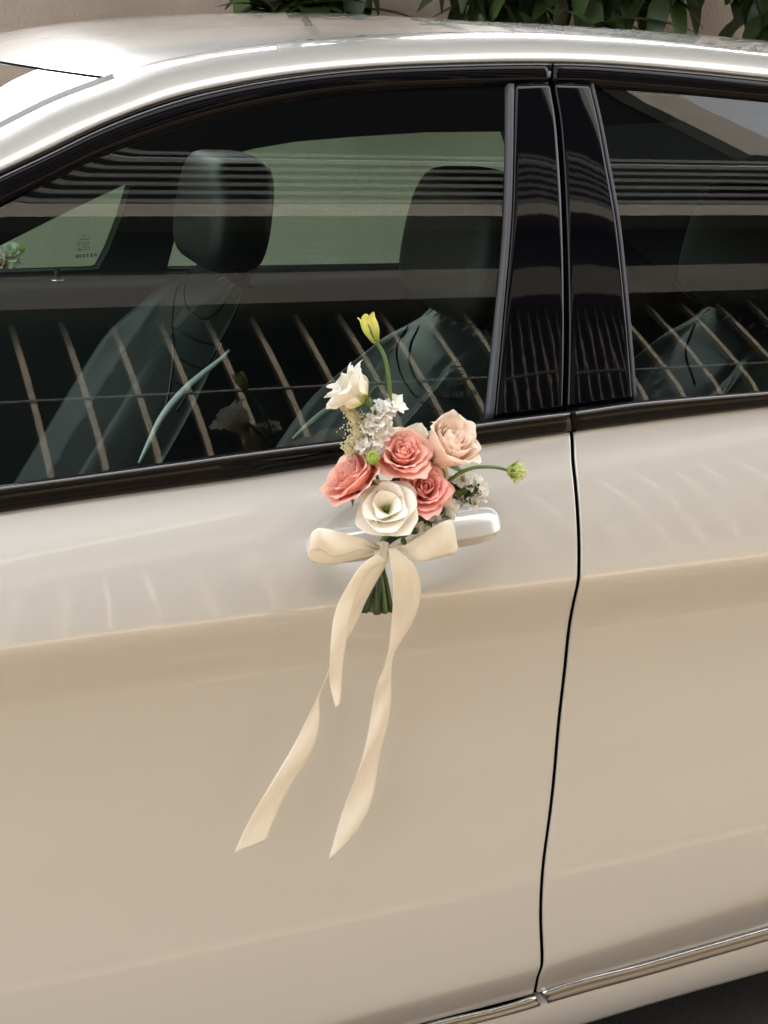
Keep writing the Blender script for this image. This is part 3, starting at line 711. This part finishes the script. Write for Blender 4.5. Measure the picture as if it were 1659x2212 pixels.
# shrubs growing against the wall
def leaf_mesh(L, W, bend):
    V = []; n = 6
    for i in range(n+1):
        t = i/n; wd = W*math.sin(math.pi*min(1, t*.93+.04))**.8*(1-.25*t)
        z = -bend*L*t*t
        V += [(-wd, L*t, z+.18*wd), (0, L*t, z), (wd, L*t, z+.18*wd)]
    me = bpy.data.meshes.new('leaf'); me.from_pydata(V, [], grid(n+1, 3)); me.polygons.foreach_set('use_smooth', [True]*len(me.polygons)); return me
leafs = []
for L, W, b in [(.20, .042, .35), (.17, .048, .6), (.24, .044, .2), (.14, .034, .5)]:
    for mm in ('leaf', 'leaf', 'leaf_pale'):
        me = leaf_mesh(L, W, b); me.materials.append(M[mm]); leafs.append(me)
def shrub(name, label, px0, px1, py_lo, n, y, seed, rosette=None, dens=1.0):
    rng = random.Random(seed); a = at((px0+px1)/2, py_lo, y)
    root = thing(name, label, 'shrub', (a[0], wy, 1.93), 'shrubs along the wall'); R0 = np.array(root.location)
    m_ = MB(); m_.tube([(a[0], wy+.1, 1.9), (a[0]+.02, wy-.02, 2.02), (a[0]+.03, y+.1, 1.98), (a[0]-.02, y, a[2]+.22), (a[0]+.02, y, a[2]+.12)], [.03, .026, .02, .014, .006], 8); st = m_.build('trunk', M['bark'], root)
    lo = at(px0, py_lo, y); hi = at(px1, py_lo, y)
    for i in range(n):
        me = rng.choice(leafs); o = bpy.data.objects.new('leaf', me); C.objects.link(o); o.parent = root
        if rosette and i < len(rosette)*9:
            c = at(*rosette[i//9], y-.12); az = rng.uniform(0, 6.28); pit = rng.uniform(-.2, .5); P = c
            d = Vector((math.cos(az)*math.cos(pit), -abs(math.sin(az))*.4, math.sin(pit)*1.0+.05))
        else:
            f = rng.random(); px = px0+(px1-px0)*f; e = (1-abs(2*f-1)**3)
            py = -rng.uniform(-1, 1)*0+(-130+(py_lo+130)*rng.random()**.75*e); P = at(px, py, y+rng.uniform(-.18, .2))
            d = Vector((rng.uniform(-1, 1), rng.uniform(-.8, .1), rng.uniform(-1.1, .35)))
        o.location = [P[k]-R0[k] for k in range(3)]
        o.rotation_euler = d.to_track_quat('Y', 'Z').to_euler(); s = rng.uniform(.7, 1.25); o.scale = (s, s, s)
    return root
shrub('leafy_shrub', 'broad-leaved shrub above the middle of the car roof, its leaves in rosettes', 540, 780, 52, 70, 2.95, 3, rosette=[(655, 15), (590, 30), (740, 28)])
shrub('leafy_shrub', 'widest dark green shrub, behind the right half of the roof', 935, 1500, 70, 210, 2.95, 9)
shrub('leafy_shrub', 'small shrub hanging into the upper right corner', 1570, 1760, 42, 60, 2.95, 14)

# ---------------------------------------------------------------- bouquet
def c1(x, y): return 636.1+.3334*x, 663.7+.3334*y
BY = -.145
def b1(x, y, d=0.): return at(*c1(x, y), BY+d)
knot = b1(560, 1590, 0)
bq = thing('flower_bouquet', 'pink rose and white lisianthus bouquet tied by cream ribbon to the near door handle', 'bouquet', tuple(knot))
def axis(r, u, t):
    v = r*RIGHT+u*UP-t*FWD; return v/np.linalg.norm(v)
def frame(Z, spin=0):
    Z = Z/np.linalg.norm(Z); X = np.cross((0, 0, 1), Z); X = X/np.linalg.norm(X) if np.linalg.norm(X) > .1 else np.array([1., 0, 0]); Y = np.cross(Z, X)
    return X*math.cos(spin)+Y*math.sin(spin), -X*math.sin(spin)+Y*math.cos(spin), Z
def petal_geo(O, fr, phi, rb, L, W, a0, a1, curl, cr, ruf=.02, ecurl=0., point=0., nu=11, nv=11, rng=random, k=7., foot=.3, rnd=.14):
    X, Y, Z = fr; vs = np.linspace(0, 1, 60); al = np.radians(a0)+(np.radians(a1)-np.radians(a0))*vs+np.radians(curl)*np.clip((vs-.68)/.32, 0, 1)**2
    r = rb+np.r_[0, np.cumsum(np.sin(al)[:-1])]/59*L; z = np.r_[0, np.cumsum(np.cos(al)[:-1])]/59*L
    ph = rng.uniform(0, 6.28); ph2 = rng.uniform(0, 6.28); V = []; UV = []; R = math.cos(phi)*X+math.sin(phi)*Y; T = -math.sin(phi)*X+math.cos(phi)*Y
    skew = rng.uniform(-.12, .12)
    for i in range(nv):
        v = i/(nv-1)
        w = W*(foot+(1-foot)*math.sin(math.pi/2*min(1, v/.6)))*(math.sqrt(max(0, 1-(max(0, v-.6)/.4)**2.4*.72)))
        for j in range(nu):
            u = -1+2*j/(nu-1)
            ve = v*(1-rnd*abs(u)**2.2*v)+point*v**6*max(0, 1-abs(u-skew)*2.2)*.12
            ve += ruf*.6*v**3*math.sin(k*1.3*u+ph2)
            rr = np.interp(ve, vs, r)+(max(0, ve-1)*L); zz_ = np.interp(ve, vs, z)
            ang = u*w/cr; rad_ = (rr-cr)+cr*math.cos(ang); tg = cr*math.sin(ang)
            wav = ruf*L*v**3*math.sin(k*u+ph)*(.4+.6*abs(u))
            rad_ += wav+ecurl*L*abs(u)**3*v*v
            V.append(O+rad_*R+tg*T+(zz_-.25*abs(wav)-ecurl*.3*L*abs(u)**3*v*v)*Z); UV.append((j/(nu-1), v))
    return V, grid(nv, nu), UV
def add_petal(parent, m, *a, **k):
    V, F, UV = petal_geo(*a, **k); return mk('petal', V, F, m, parent, uv=UV)
def calyx(O, fr, R, name, label, sep=5, long=.75, m='calyx'):
    X, Y, Z = fr; m_ = MB(); m_.ball(O-Z*.10*R, (.20*R, .20*R, .22*R), 12, 8, X, Y, Z)
    for s_ in range(sep):
        V, F, UV = petal_geo(O-Z*.05*R, fr, s_*2*math.pi/sep+.4, .10*R, long*R, .13*R, 75, 95, 60, .3*R, .02, nu=5, nv=8, point=1.5); m_.add(V, F, UV)
    return m_.build(name, M[m], bq, label=label)
ROSE = [ # n, rb, L, W, a0, a1, curl, cr
    (3, .03, .86, .26, 14, -12, 0, .13, .0), (4, .07, .88, .34, 24, -10, 14, .22, .03), (4, .10, .92, .42, 34, -8, 28, .32, .05),
    (5, .12, .97, .54, 46, 0, 45, .42, .07), (5, .14, 1.02, .64, 58, 8, 62, .54, .09), (5, .15, 1.10, .74, 70, 20, 80, .68, .11), (5, .16, 1.20, .82, 82, 34, 90, .85, .12)]
def rose(cx, cy, rpx, d, ax, m, label, seed, layers=None, tall=1.0, openk=1.0, spin=0.):
    rng = random.Random(seed); R = rpx*.3334*mpp(BY+d); Z = axis(*ax); fr = frame(Z, spin); O = b1(cx, cy, d)-Z*R*.55
    p = calyx(O, fr, R, 'rose', label); ls = (layers or ROSE); ang = rng.uniform(0, 6)
    for li, (n, rb, L, W, a0, a1, cu, cr, ec) in enumerate(ls):
        for i in range(n):
            ang += 2*math.pi/n*(1+rng.uniform(-.22, .22))
            add_petal(p, m, O, fr, ang, rb*R, L*R*tall*rng.uniform(.88, 1.08), W*R*rng.uniform(.85, 1.12), a0*openk+rng.uniform(-6, 6), a1*openk+rng.uniform(-9, 9), cu*rng.uniform(.3, 1.5), cr*R, ruf=.010+.004*li, ecurl=ec, point=.45 if li > 2 else .2, rng=rng, k=4, nu=15, nv=13)
        ang += math.pi/n+.35
    return p
blush_layers = [(3, .03, .90, .26, 10, -10, 0, .12, .0), (4, .06, .92, .36, 20, -10, 10, .20, .02), (4, .09, .97, .42, 28, -8, 20, .28, .05), (4, .11, 1.02, .56, 38, -8, 30, .36, .05),
                (4, .13, 1.08, .66, 48, -8, 50, .44, .06), (4, .14, 1.12, .78, 56, -8, 75, .52, .08), (3, .15, 1.10, .92, 62, -6, 100, .58, .10)]
rose(1000, 895, 252, -.004, (.42, .48, .52), M['blush'], 'large pale blush rose at the right of the bouquet, its heart turned up and right', 21, blush_layers, tall=1.12)
rose(705, 935, 178, -.012, (.12, .50, .80), M['coral'], 'coral pink rose at the centre top of the bouquet', 5)
rose(352, 1070, 205, .004, (-.62, .62, .50), M['coral'], 'coral pink rose seen from the side at the left of the bouquet', 8)
rose(848, 1168, 168, -.022, (.12, .30, .85), M['coral_deep'], 'deeper coral rose just right of the white bloom', 12)
# white lisianthus facing the viewer
def lisianthus(cx, cy, rpx, d, ax, label, seed, layers, m='white', name='lisianthus'):
    rng = random.Random(seed); R = rpx*.3334*mpp(BY+d); Z = axis(*ax); fr = frame(Z); O = b1(cx, cy, d)-Z*R*.5
    p = calyx(O, fr, R*.7, name, label, long=.7); ang = rng.uniform(0, 6)
    for li, (n, rb, L, W, a0, a1, cu, cr, ec, rf) in enumerate(layers):
        for i in range(n):
            ang += 2*math.pi/n*(1+rng.uniform(-.12, .12))
            add_petal(p, M[m], O, fr, ang, rb*R, L*R*rng.uniform(.92, 1.06), W*R*rng.uniform(.9, 1.1), a0+rng.uniform(-5, 5), a1+rng.uniform(-6, 6), cu*rng.uniform(.5, 1.3), cr*R, ruf=rf, ecurl=ec, rng=rng, k=4.5, nu=17, nv=15, foot=.18, rnd=.27)
        ang += math.pi/n+.3
    m_ = MB()
    for i in range(5): t = i*1.2566; m_.tube([O, O+Z*.35*R+fr[0]*.07*R*math.cos(t)+fr[1]*.07*R*math.sin(t)], .016*R, 5)
    m_.build('stamens', M['bud'], p)
    return p
lis_front = [(3, .05, 1.05, 1.0, 20, 24, 70, .50, .03, .055), (3, .07, 1.14, 1.1, 34, 34, 70, .62, .05, .05), (3, .08, 1.17, 1.2, 52, 46, 60, .85, .06, .045), (4, .09, 1.20, 1.12, 72, 60, 40, 1.0, .06, .04)]
lisianthus(594, 1290, 198, -.030, (-.02, .28, .92), 'open white lisianthus at the lower front, greenish throat showing', 31, lis_front)
lis_side = [(3, .04, 1.15, .52, 20, 8, 50, .3, .02, .05), (4, .05, 1.22, .66, 32, 20, 75, .45, .03, .07), (5, .06, 1.28, .84, 46, 34, 105, .6, .06, .08)]
lisianthus(370, 540, 212, .0, (-.78, .52, .24), 'white lisianthus on its own stem at the upper left, seen from the side', 44, lis_side)
lisianthus(735, 870, 165, .020, (-.05, .75, .55), 'cream lisianthus half hidden behind the coral and blush roses', 51, [(5, .06, 1.15, .72, 40, 25, 40, .8, .03, .04), (5, .08, 1.2, .72, 58, 45, 40, 1.0, .03, .04)], m='whitecream')
# closed buds
def bud(cx, cy, hpx, d, ax, label, seed):
    rng = random.Random(seed); H = hpx*.3334*mpp(BY); Z = axis(*ax); fr = frame(Z); O = b1(cx, cy, d)
    m_ = MB(); m_.ball(O, (.10*H, .10*H, .10*H), 10, 6, *fr)
    for i in range(4):
        V, F, UV = petal_geo(O, fr, i*1.57+.3, .07*H, .72*H, .035*H, 42, -14, 50, .2*H, .0, nu=3, nv=8); m_.add(V, F, UV)
    p = m_.build('flower_bud', M['calyx'], bq, label=label)
    for i in range(5): add_petal(p, M['bud'], O, fr, i*1.2566, .03*H, H*rng.uniform(.94, 1.05), .28*H, 48, -30, 70, .19*H, ruf=.02, ecurl=.0, rng=rng, foot=.5, k=4)
    return p
bud(528, 225, 195, .0, (-.33, .9, .15), 'yellow-green closed bud on the tallest stem', 3)
# stems
def stem(name, pts, r, m, label=None, n=30, parent=bq):
    W = pts_spline([b1(*p) for p in pts], n); m_ = MB(); m_.tube(W, r if not hasattr(r, '__len__') else list(np.linspace(r[0], r[1], n)), 9); return m_.build(name, M[m], parent, label=label)
stem('stem', [(528, 225), (575, 300), (602, 400), (615, 520), (620, 640), (618, 840, .01), (600, 1000, .02)], (.0019, .0026), 'stem', 'tallest curved green stem')
stem('stem', [(440, 580, .0), (480, 610, .0), (510, 670, .0), (540, 780, .005), (560, 900, .015)], (.0024, .0028), 'stem')
stem('stem', [(965, 1160, .0), (1020, 1110, -.004), (1085, 1066, -.006), (1160, 1040, -.008), (1240, 1034, -.008), (1320, 1040, -.006), (1385, 1056, -.005)], (.0022, .0017), 'stem', 'arching stem reaching out to the right')
# scabiosa head at its tip
def scabiosa():
    O = b1(1388, 1058, -.005); Z = axis(.95, -.12, .2); fr = frame(Z); m_ = MB(); R = .0095
    m_.ball(O+Z*R*.55, (R*.85, R*.85, R*.75), 14, 8, *fr); p = m_.build('seedhead', M['scab'], bq, label='spiky green seedhead at the tip of the arching stem')
    rng = random.Random(2); s = MB()
    for i in range(70):
        t = rng.uniform(0, 6.28); q = math.acos(rng.uniform(-.15, 1)); dv = fr[0]*math.sin(q)*math.cos(t)+fr[1]*math.sin(q)*math.sin(t)+Z*math.cos(q)
        s.tube([O+Z*R*.5+dv*R*.7, O+Z*R*.55+dv*R*1.25+Z*R*.25], [.0007, .00035], 5); s.ball(O+Z*R*.55+dv*R*1.2+Z*R*.22, .0008, 5, 4)
    s.build('floret_tips', mat('pale_tips', (.62, .66, .28), .6), p)
    g = MB()
    for i in range(9): V, F, UV = petal_geo(O-Z*.001, fr, i*.698, .001, .0165, .0016, 70, 25, -20, .006, .0, nu=3, nv=7, point=2); g.add(V, F, UV)
    g.build('bracts', M['calyx'], p)
scabiosa()
# round green bud with ring
O = b1(508, 972, -.020); Z = axis(-.05, .25, .95); fr = frame(Z); m_ = MB(); m_.ball(O-Z*.003, (.0068, .0068, .0062), 14, 9, *fr)
p = m_.build('green_button_bud', M['scab'], bq, label='round green button bud between the coral roses')
m_ = MB()
for i in range(18):
    t = i*.349
    dv = fr[0]*math.cos(t)+fr[1]*math.sin(t); m_.tube([O+dv*.0064-Z*.004, O+dv*.0062+Z*.001, O+dv*.0038+Z*.0038, O+dv*.0022+Z*.003], [.0011, .0012, .0011, .0006], 5)
m_.build('florets', M['scab'], p)
stem('stem', [(508, 990, -.015), (525, 1060, .0), (560, 1180, .02)], .0018, 'stem')
# statice florets: small papery cups
def floret_geo(O, Z, s, rng):
    fr = frame(Z, rng.uniform(0, 6)); X, Y, Z = fr; V = []; UV = []; n = 20; ph = rng.uniform(0, 6)
    for i in range(6):
        v = i/5; r = s*(.12+.20*v+.72*v**2.2); z = s*(1.0*v-.18*v**4)
        for k in range(n):
            t = 2*math.pi*k/n; w_ = 1+.20*v*v*math.cos(5*t+ph)+.07*v*v*math.sin(11*t); zz_ = z+s*.14*v*v*math.sin(10*t+ph)
            V.append(O+X*r*w_*math.cos(t)+Y*r*w_*math.sin(t)+Z*zz_); UV.append((k/n, v))
    return V, grid(6, n, close=True), UV
def statice(pts, d, label, seed, axb=(0, .6, .6), s=.0075, bracts=(), core=None):
    rng = random.Random(seed); m_ = MB()
    core = core or pts[-1]
    for p_ in pts: 
        a = b1(*p_, d+.006) if len(p_) == 2 else b1(p_[0], p_[1], d+.006+p_[2]); m_.tube(pts_spline([b1(*core, d+.02), (a+b1(*core, d+.02))/2+(0, .004, 0), a], 6), .0010, 5)
    for (x, y) in bracts:
        for k in range(3):
            O = b1(x+rng.uniform(-14, 14), y+rng.uniform(-14, 14), d+rng.uniform(-.006, .006)); fr = frame(axis(rng.uniform(-1, 1), rng.uniform(-.3, 1), rng.uniform(.1, .8)))
            V, F, UV = petal_geo(O, fr, rng.uniform(0, 6), .0005, .013*rng.uniform(.7, 1.3), .0036, 25, 55, 40, .004, .03, nu=4, nv=6, point=1.5, rng=rng); m_.add(V, F, UV)
    p = m_.build('statice_sprig', M['leafgreen'], bq, label=label)
    for p_ in pts:
        O = b1(p_[0], p_[1], d+(p_[2] if len(p_) > 2 else 0)+rng.uniform(-.004, .002)); Z = axis(axb[0]+rng.uniform(-.7, .7), axb[1]+rng.uniform(-.6, .5), axb[2]+rng.uniform(-.2, .3))
        k = s*rng.uniform(.8, 1.2); V, F, UV = floret_geo(O-Z*k*.4, Z, k, rng); mk('floret', V, F, M['statice'], p, uv=UV)
statice([(545, 640), (575, 655), (640, 625), (662, 640), (560, 700), (600, 715), (520, 690), (585, 690), (590, 770), (500, 810), (525, 845), (465, 800), (560, 850), (465, 885), (445, 900), (520, 925), (495, 930), (540, 740), (575, 745), (490, 755), (600, 800), (545, 905)], -.002, 'white statice sprig standing between the side-on lisianthus and the tall stem', 6, core=(560, 1000), s=.0086)
statice([(1040, 1130), (1075, 1140), (1110, 1120), (1150, 1130), (1185, 1150), (1210, 1175), (1200, 1210), (1160, 1160), (1120, 1150), (1190, 1240), (1215, 1195), (1165, 1205), (1100, 1260), (1140, 1262), (1000, 1120), (1090, 1105), (1130, 1105), (1175, 1225)], .004, 'white statice sprig at the right with its green bracts in front', 16, (.5, .5, .5), .0080,
        bracts=[(990, 1190), (1015, 1175), (1040, 1200), (1065, 1180), (1085, 1165), (1090, 1210), (1115, 1175), (1120, 1220), (1145, 1200), (1165, 1190), (1180, 1210), (1105, 1240), (1060, 1225), (1030, 1215), (1000, 1215), (1150, 1230)], core=(930, 1200))
statice([(900, 1310), (930, 1330), (985, 1285), (1010, 1300), (965, 1320), (870, 1390), (830, 1420), (950, 1370), (975, 1360), (895, 1350), (855, 1440), (920, 1400), (1000, 1330), (800, 1430), (870, 1330)], -.004, 'white statice sprig under the deep coral rose', 26, (.1, .1, .8), .0084,
        bracts=[(815, 1340), (835, 1360), (850, 1335), (845, 1390), (825, 1400), (870, 1370), (925, 1380), (935, 1350), (800, 1370), (860, 1410), (740, 1450), (715, 1470), (690, 1480), (765, 1450), (730, 1475)], core=(760, 1400))
# blush-yellow loose petal under the big rose
fr = frame(axis(.2, -.75, .5)); O = b1(985, 1035, -.002); p = rose  # petal joins the blush rose's own set
pr = [o for o in bpy.data.objects if o.get('label', '').startswith('large pale blush')][0]
for a_k, L_k in ((.2, .028), (1.1, .030)):
    V, F, UV = petal_geo(b1(960, 1010, .0), frame(axis(.35, -.6, .6)), 3.4+a_k, .002, L_k, .011, 50, 70, 30, .02, .03); mk('petal', V, F, M['whitecream'], pr, uv=UV)
# astilbe plume
rng = random.Random(77); m_ = MB(); s = MB()
main = pts_spline([b1(335, 660, .004), b1(385, 700, .004), b1(420, 760, .004), b1(425, 830, .006), b1(400, 890, .006), b1(440, 960, .012)], 40)
low = pts_spline([b1(425, 820, .004), b1(380, 870, .004), b1(358, 950, .004)], 14)
for path, sp_ in ((main, .0085), (low, .0045)):
    s.tube(path, .0006, 5)
    for i, c in enumerate(path):
        f = i/(len(path)-1); wdt = sp_*(.35+1.1*math.sin(math.pi*min(1, f*.8+.05)))
        for k in range(34):
            q = c+RIGHT*rng.gauss(-.0015*f, wdt*.5)+UP*rng.gauss(0, .002)+FWD*rng.gauss(0, wdt*.35); m_.ball(q, rng.uniform(.0006, .0012), 5, 4)
p = s.build('astilbe_plume', M['stem'], bq, label='feathery cream astilbe plume at the left'); m_.build('flower_beads', M['astilbe'], p, kind='stuff')
# leaves around the flower bases
for (x, y, ax, L, W_, sd_, d) in [(390, 1195, (-.2, -.4, .6), .018, .005, 1, .0), (330, 1190, (-.9, -.4, .3), .020, .003, 2, .0), (600, 1060, (.1, -.3, .8), .026, .008, 3, .01), (540, 1060, (0, -.6, .6), .024, .007, 4, .012),
                              (880, 1060, (.3, .1, .8), .020, .006, 5, .0), (820, 1010, (-.1, -.6, .6), .018, .006, 6, -.004), (930, 1060, (.5, -.1, .7), .016, .006, 7, .002), (440, 1200, (-.2, -.6, .6), .016, .006, 8, .004), (580, 1010, (-.1, .4, .6), .02, .008, 9, .012),
                              (700, 1060, (.1, -.5, .6), .02, .008, 10, .012), (480, 1090, (-.1, -.5, .6), .022, .008, 11, .014)]:
    rr_ = random.Random(sd_); V, F, UV = petal_geo(b1(x, y, d), frame(axis(*ax)), rr_.uniform(0, 6), .001, L, W_, 20, 60, 50, W_*1.8, .02, nu=5, nv=8, point=2, rng=rr_); mk('leaf', V, F, M['stem_dark'], bq, uv=UV)
# stems gathered through the knot
ends = [(412, 1962, .0), (432, 1975, .010), (458, 1980, -.002), (480, 1968, .012), (505, 1975, .004), (530, 1990, -.006), (545, 1985, .010), (575, 1975, .014), (590, 1982, .0), (612, 1968, .010), (630, 1972, .002), (520, 1960, .016)]
tops = [(640, 1440), (700, 1430), (620, 1450), (730, 1450), (600, 1450), (660, 1440), (590, 1450), (680, 1450), (640, 1430), (610, 1440), (590, 1430), (750, 1440)]
for i, (e, t_) in enumerate(zip(ends, tops)):
    kx = 556+(i % 4)*11-14; stem('stem', [(t_[0], t_[1], .01), (kx+18, 1540, .008), (kx, 1620, .006+.003*(i % 3)), (e[0]*.5+kx*.5, 1800, e[2]*.6+.004), e], (.0021+.0006*(i % 3), .0028+.0005*(i % 2)), 'stem_dark' if i % 4 else 'stem', n=16)
# ribbon
def ribbon(name, st, parent, px=True, n=60, th=.00025, bow=.0, label=None, fold=None):
    A = pts_spline([at(*s_[0], s_[2]) if px else at(*c1(*s_[0]), s_[2]) for s_ in st], n); B = pts_spline([at(*s_[1], s_[3] if len(s_) > 3 else s_[2]) if px else at(*c1(*s_[1]), s_[3] if len(s_) > 3 else s_[2]) for s_ in st], n)
    V = []; UV = []; k = 9
    for i in range(n):
        a, b = A[i], B[i]; t = A[min(i+1, n-1)]-A[max(i-1, 0)]; nn = np.cross(t, b-a); nn /= np.linalg.norm(nn)+1e-12
        if nn[1] > 0: nn = -nn
        for j in range(k):
            f = j/(k-1); o = bow*math.sin(math.pi*f)+(fold(i/(n-1), f) if fold else 0); V.append(a*(1-f)+b*f+np.array([0, -1, 0])*o); UV.append((f, i/(n-1)))
    o = mk(name, V, grid(n, k), M['ribbon' if label and 'long' in label else 'ribbon_opaque'], parent, uv=UV, label=label)
    sd_m = o.modifiers.new('thickness', 'SOLIDIFY'); sd_m.thickness = th; sd_m.offset = 0
    return o
m_ = MB(); V = []
for i in range(15):
    t = i/14; ph = math.pi*t
    for k in range(40):
        q = 2*math.pi*k/40; r = .0085*(1+.16*math.sin(7*q+3*t)+.08*math.sin(13*q))*(math.sin(ph)**.35 if 0 < t < 1 else .0)*(1-.25*math.sin(ph))*1.1
        c = b1(566-14*(t-.5), 1588+150*(t-.5), -.012); V.append(c+RIGHT*r*math.cos(q)*.95+FWD*r*.85*math.sin(q))
rb = mk('ribbon_bow', V, grid(15, 40, close=True), M['ribbon_opaque'], bq, label='cream satin ribbon bow around the stems', uv=[(k % 40/40, k//40/14) for k in range(600)])
def pleat(t, f):
    e = max(0, 1-min(t, 1-t)/.22)
    return .0030*e*e*math.cos(f*6.28*3+1)+.0014*math.sin(f*5+t*14)
yR = -.165
ribbon('loop', [((552, 1540), (560, 1590), yR+.008), ((430, 1490), (445, 1566), yR), ((300, 1463), (325, 1602), yR-.010), ((210, 1437), (245, 1621), yR-.014), ((150, 1433), (182, 1582), yR-.016), ((118, 1452), (120, 1578), yR-.012), ((98, 1500), (88, 1600), yR-.004),
               ((108, 1505), (92, 1628), yR+.008), ((160, 1500), (130, 1652), yR+.016), ((260, 1505), (230, 1668), yR+.020), ((400, 1530), (400, 1636), yR+.020), ((548, 1560), (548, 1594), yR+.016)], rb, px=False, n=110, bow=.0015, fold=pleat, label='left loop of the bow')
ribbon('loop', [((575, 1545), (585, 1600), yR+.008), ((700, 1540), (700, 1630), yR), ((800, 1492), (800, 1645), yR-.010), ((900, 1425), (905, 1630), yR-.016), ((975, 1388), (995, 1612), yR-.018), ((1012, 1374), (1043, 1604), yR-.012), ((1026, 1392), (1062, 1572), yR-.003),
               ((1018, 1400), (1052, 1560), yR+.008), ((900, 1425), (930, 1570), yR+.016), ((750, 1505), (760, 1590), yR+.020), ((585, 1560), (590, 1595), yR+.016)], rb, px=False, n=100, bow=.0015, fold=pleat, label='right loop of the bow')
wv = lambda a, f_, p_: (lambda t, f: a*math.sin(f_*t*6.28+p_+2.2*f)*min(1, 3*t))
ribbon('tail', [((815, 1196), (838, 1212), yR-.012), ((782, 1218), (806, 1228), yR-.012), ((750, 1266), (779, 1268), yR-.010), ((726, 1322), (760, 1314), yR-.008), ((714, 1378), (751, 1362), yR-.004), ((711, 1426), (747, 1402), yR-.002), ((715, 1486), (738, 1466), yR+.004), ((725, 1529), (734, 1512), yR+.006)], rb, n=60, bow=.0015, fold=wv(.0022, 2, 0), label='short left tail of the ribbon')
ribbon('tail', [((820, 1204), (836, 1218), yR+.004), ((780, 1256), (812, 1260), yR+.006), ((750, 1310), (790, 1300), yR+.010), ((732, 1356), (770, 1344), yR+.014), ((720, 1400), (750, 1376), yR+.018), ((711, 1434), (722, 1424), yR+.024), ((698, 1474), (705, 1470), yR+.030), ((686, 1504), (692, 1502), yR+.036), ((664, 1556), (689, 1560), yR+.042), ((632, 1616), (673, 1620), yR+.046), ((590, 1680), (643, 1676), yR+.050), ((550, 1750), (604, 1748), yR+.052), ((528, 1796), (584, 1792), yR+.054), ((507, 1844), (576, 1812), yR+.055)], rb, n=110, bow=.001, fold=wv(.0022, 2.5, 2), label='long left tail of the ribbon, twisted')
ribbon('tail', [((838, 1184), (852, 1182), yR-.010), ((844, 1222), (888, 1212), yR-.016), ((848, 1266), (909, 1254), yR-.014), ((849, 1322), (906, 1298), yR-.008), ((845, 1362), (890, 1342), yR), ((840, 1394), (870, 1378), yR+.008), ((829, 1432), (855, 1410), yR+.018), ((815, 1476), (848, 1444), yR+.028), ((808, 1520), (844, 1500), yR+.036), ((796, 1580), (835, 1570), yR+.042), ((772, 1660), (820, 1650), yR+.048), ((738, 1768), (797, 1740), yR+.052), ((707, 1856), (773, 1794), yR+.054)], rb, n=110, bow=.0012, fold=wv(.0030, 3, 1), label='long right tail of the ribbon')
# second bouquet on the far side, seen through both windows
fb = at(0, 560, 2.05); b2 = thing('flower_bouquet', 'small white bouquet beyond the car, seen through the glass at left', 'bouquet', tuple(fb))
def fp(px, py, d=0): return at(px, py, 2.05+d)
for c, rpx, ax, m, sdd in [((20, 545), 26, (.3, .5, .7), 'white', 1), ((22, 585), 30, (.5, -.1, .7), 'white', 2), ((-12, 568), 34, (.0, .2, .8), 'blush', 3)]:
    rng = random.Random(sdd); R = rpx*mpp(2.05); Z = axis(*ax); fr = frame(Z); O = fp(*c)-Z*R*.4; m_ = MB(); m_.ball(O, R*.2, 8, 6); p = m_.build('flower', M['calyx'], b2)
    ang = 0
    for n, a0, a1 in ((4, 20, 5), (5, 45, 25), (5, 70, 50)):
        for i in range(n): ang += 6.283/n; add_petal(p, M[m], O, fr, ang, .05*R, R*1.1, .6*R, a0, a1, 40, .6*R, ruf=.05, nu=7, nv=7, rng=rng)
        ang += .5
m_ = MB(); m_.tube(pts_spline([fp(25, 552), fp(38, 545), fp(52, 532)], 10), [.004]*6+[.008, .010, .008, .004], 8); m_.build('flower_bud', M['bud'], b2)
m_ = MB()
for i in range(4): m_.tube([fp(-12+5*i, 570, .02), fp(-16+3*i, 680, .02)], .003, 6)
m_.build('stem', M['stem'], b2)
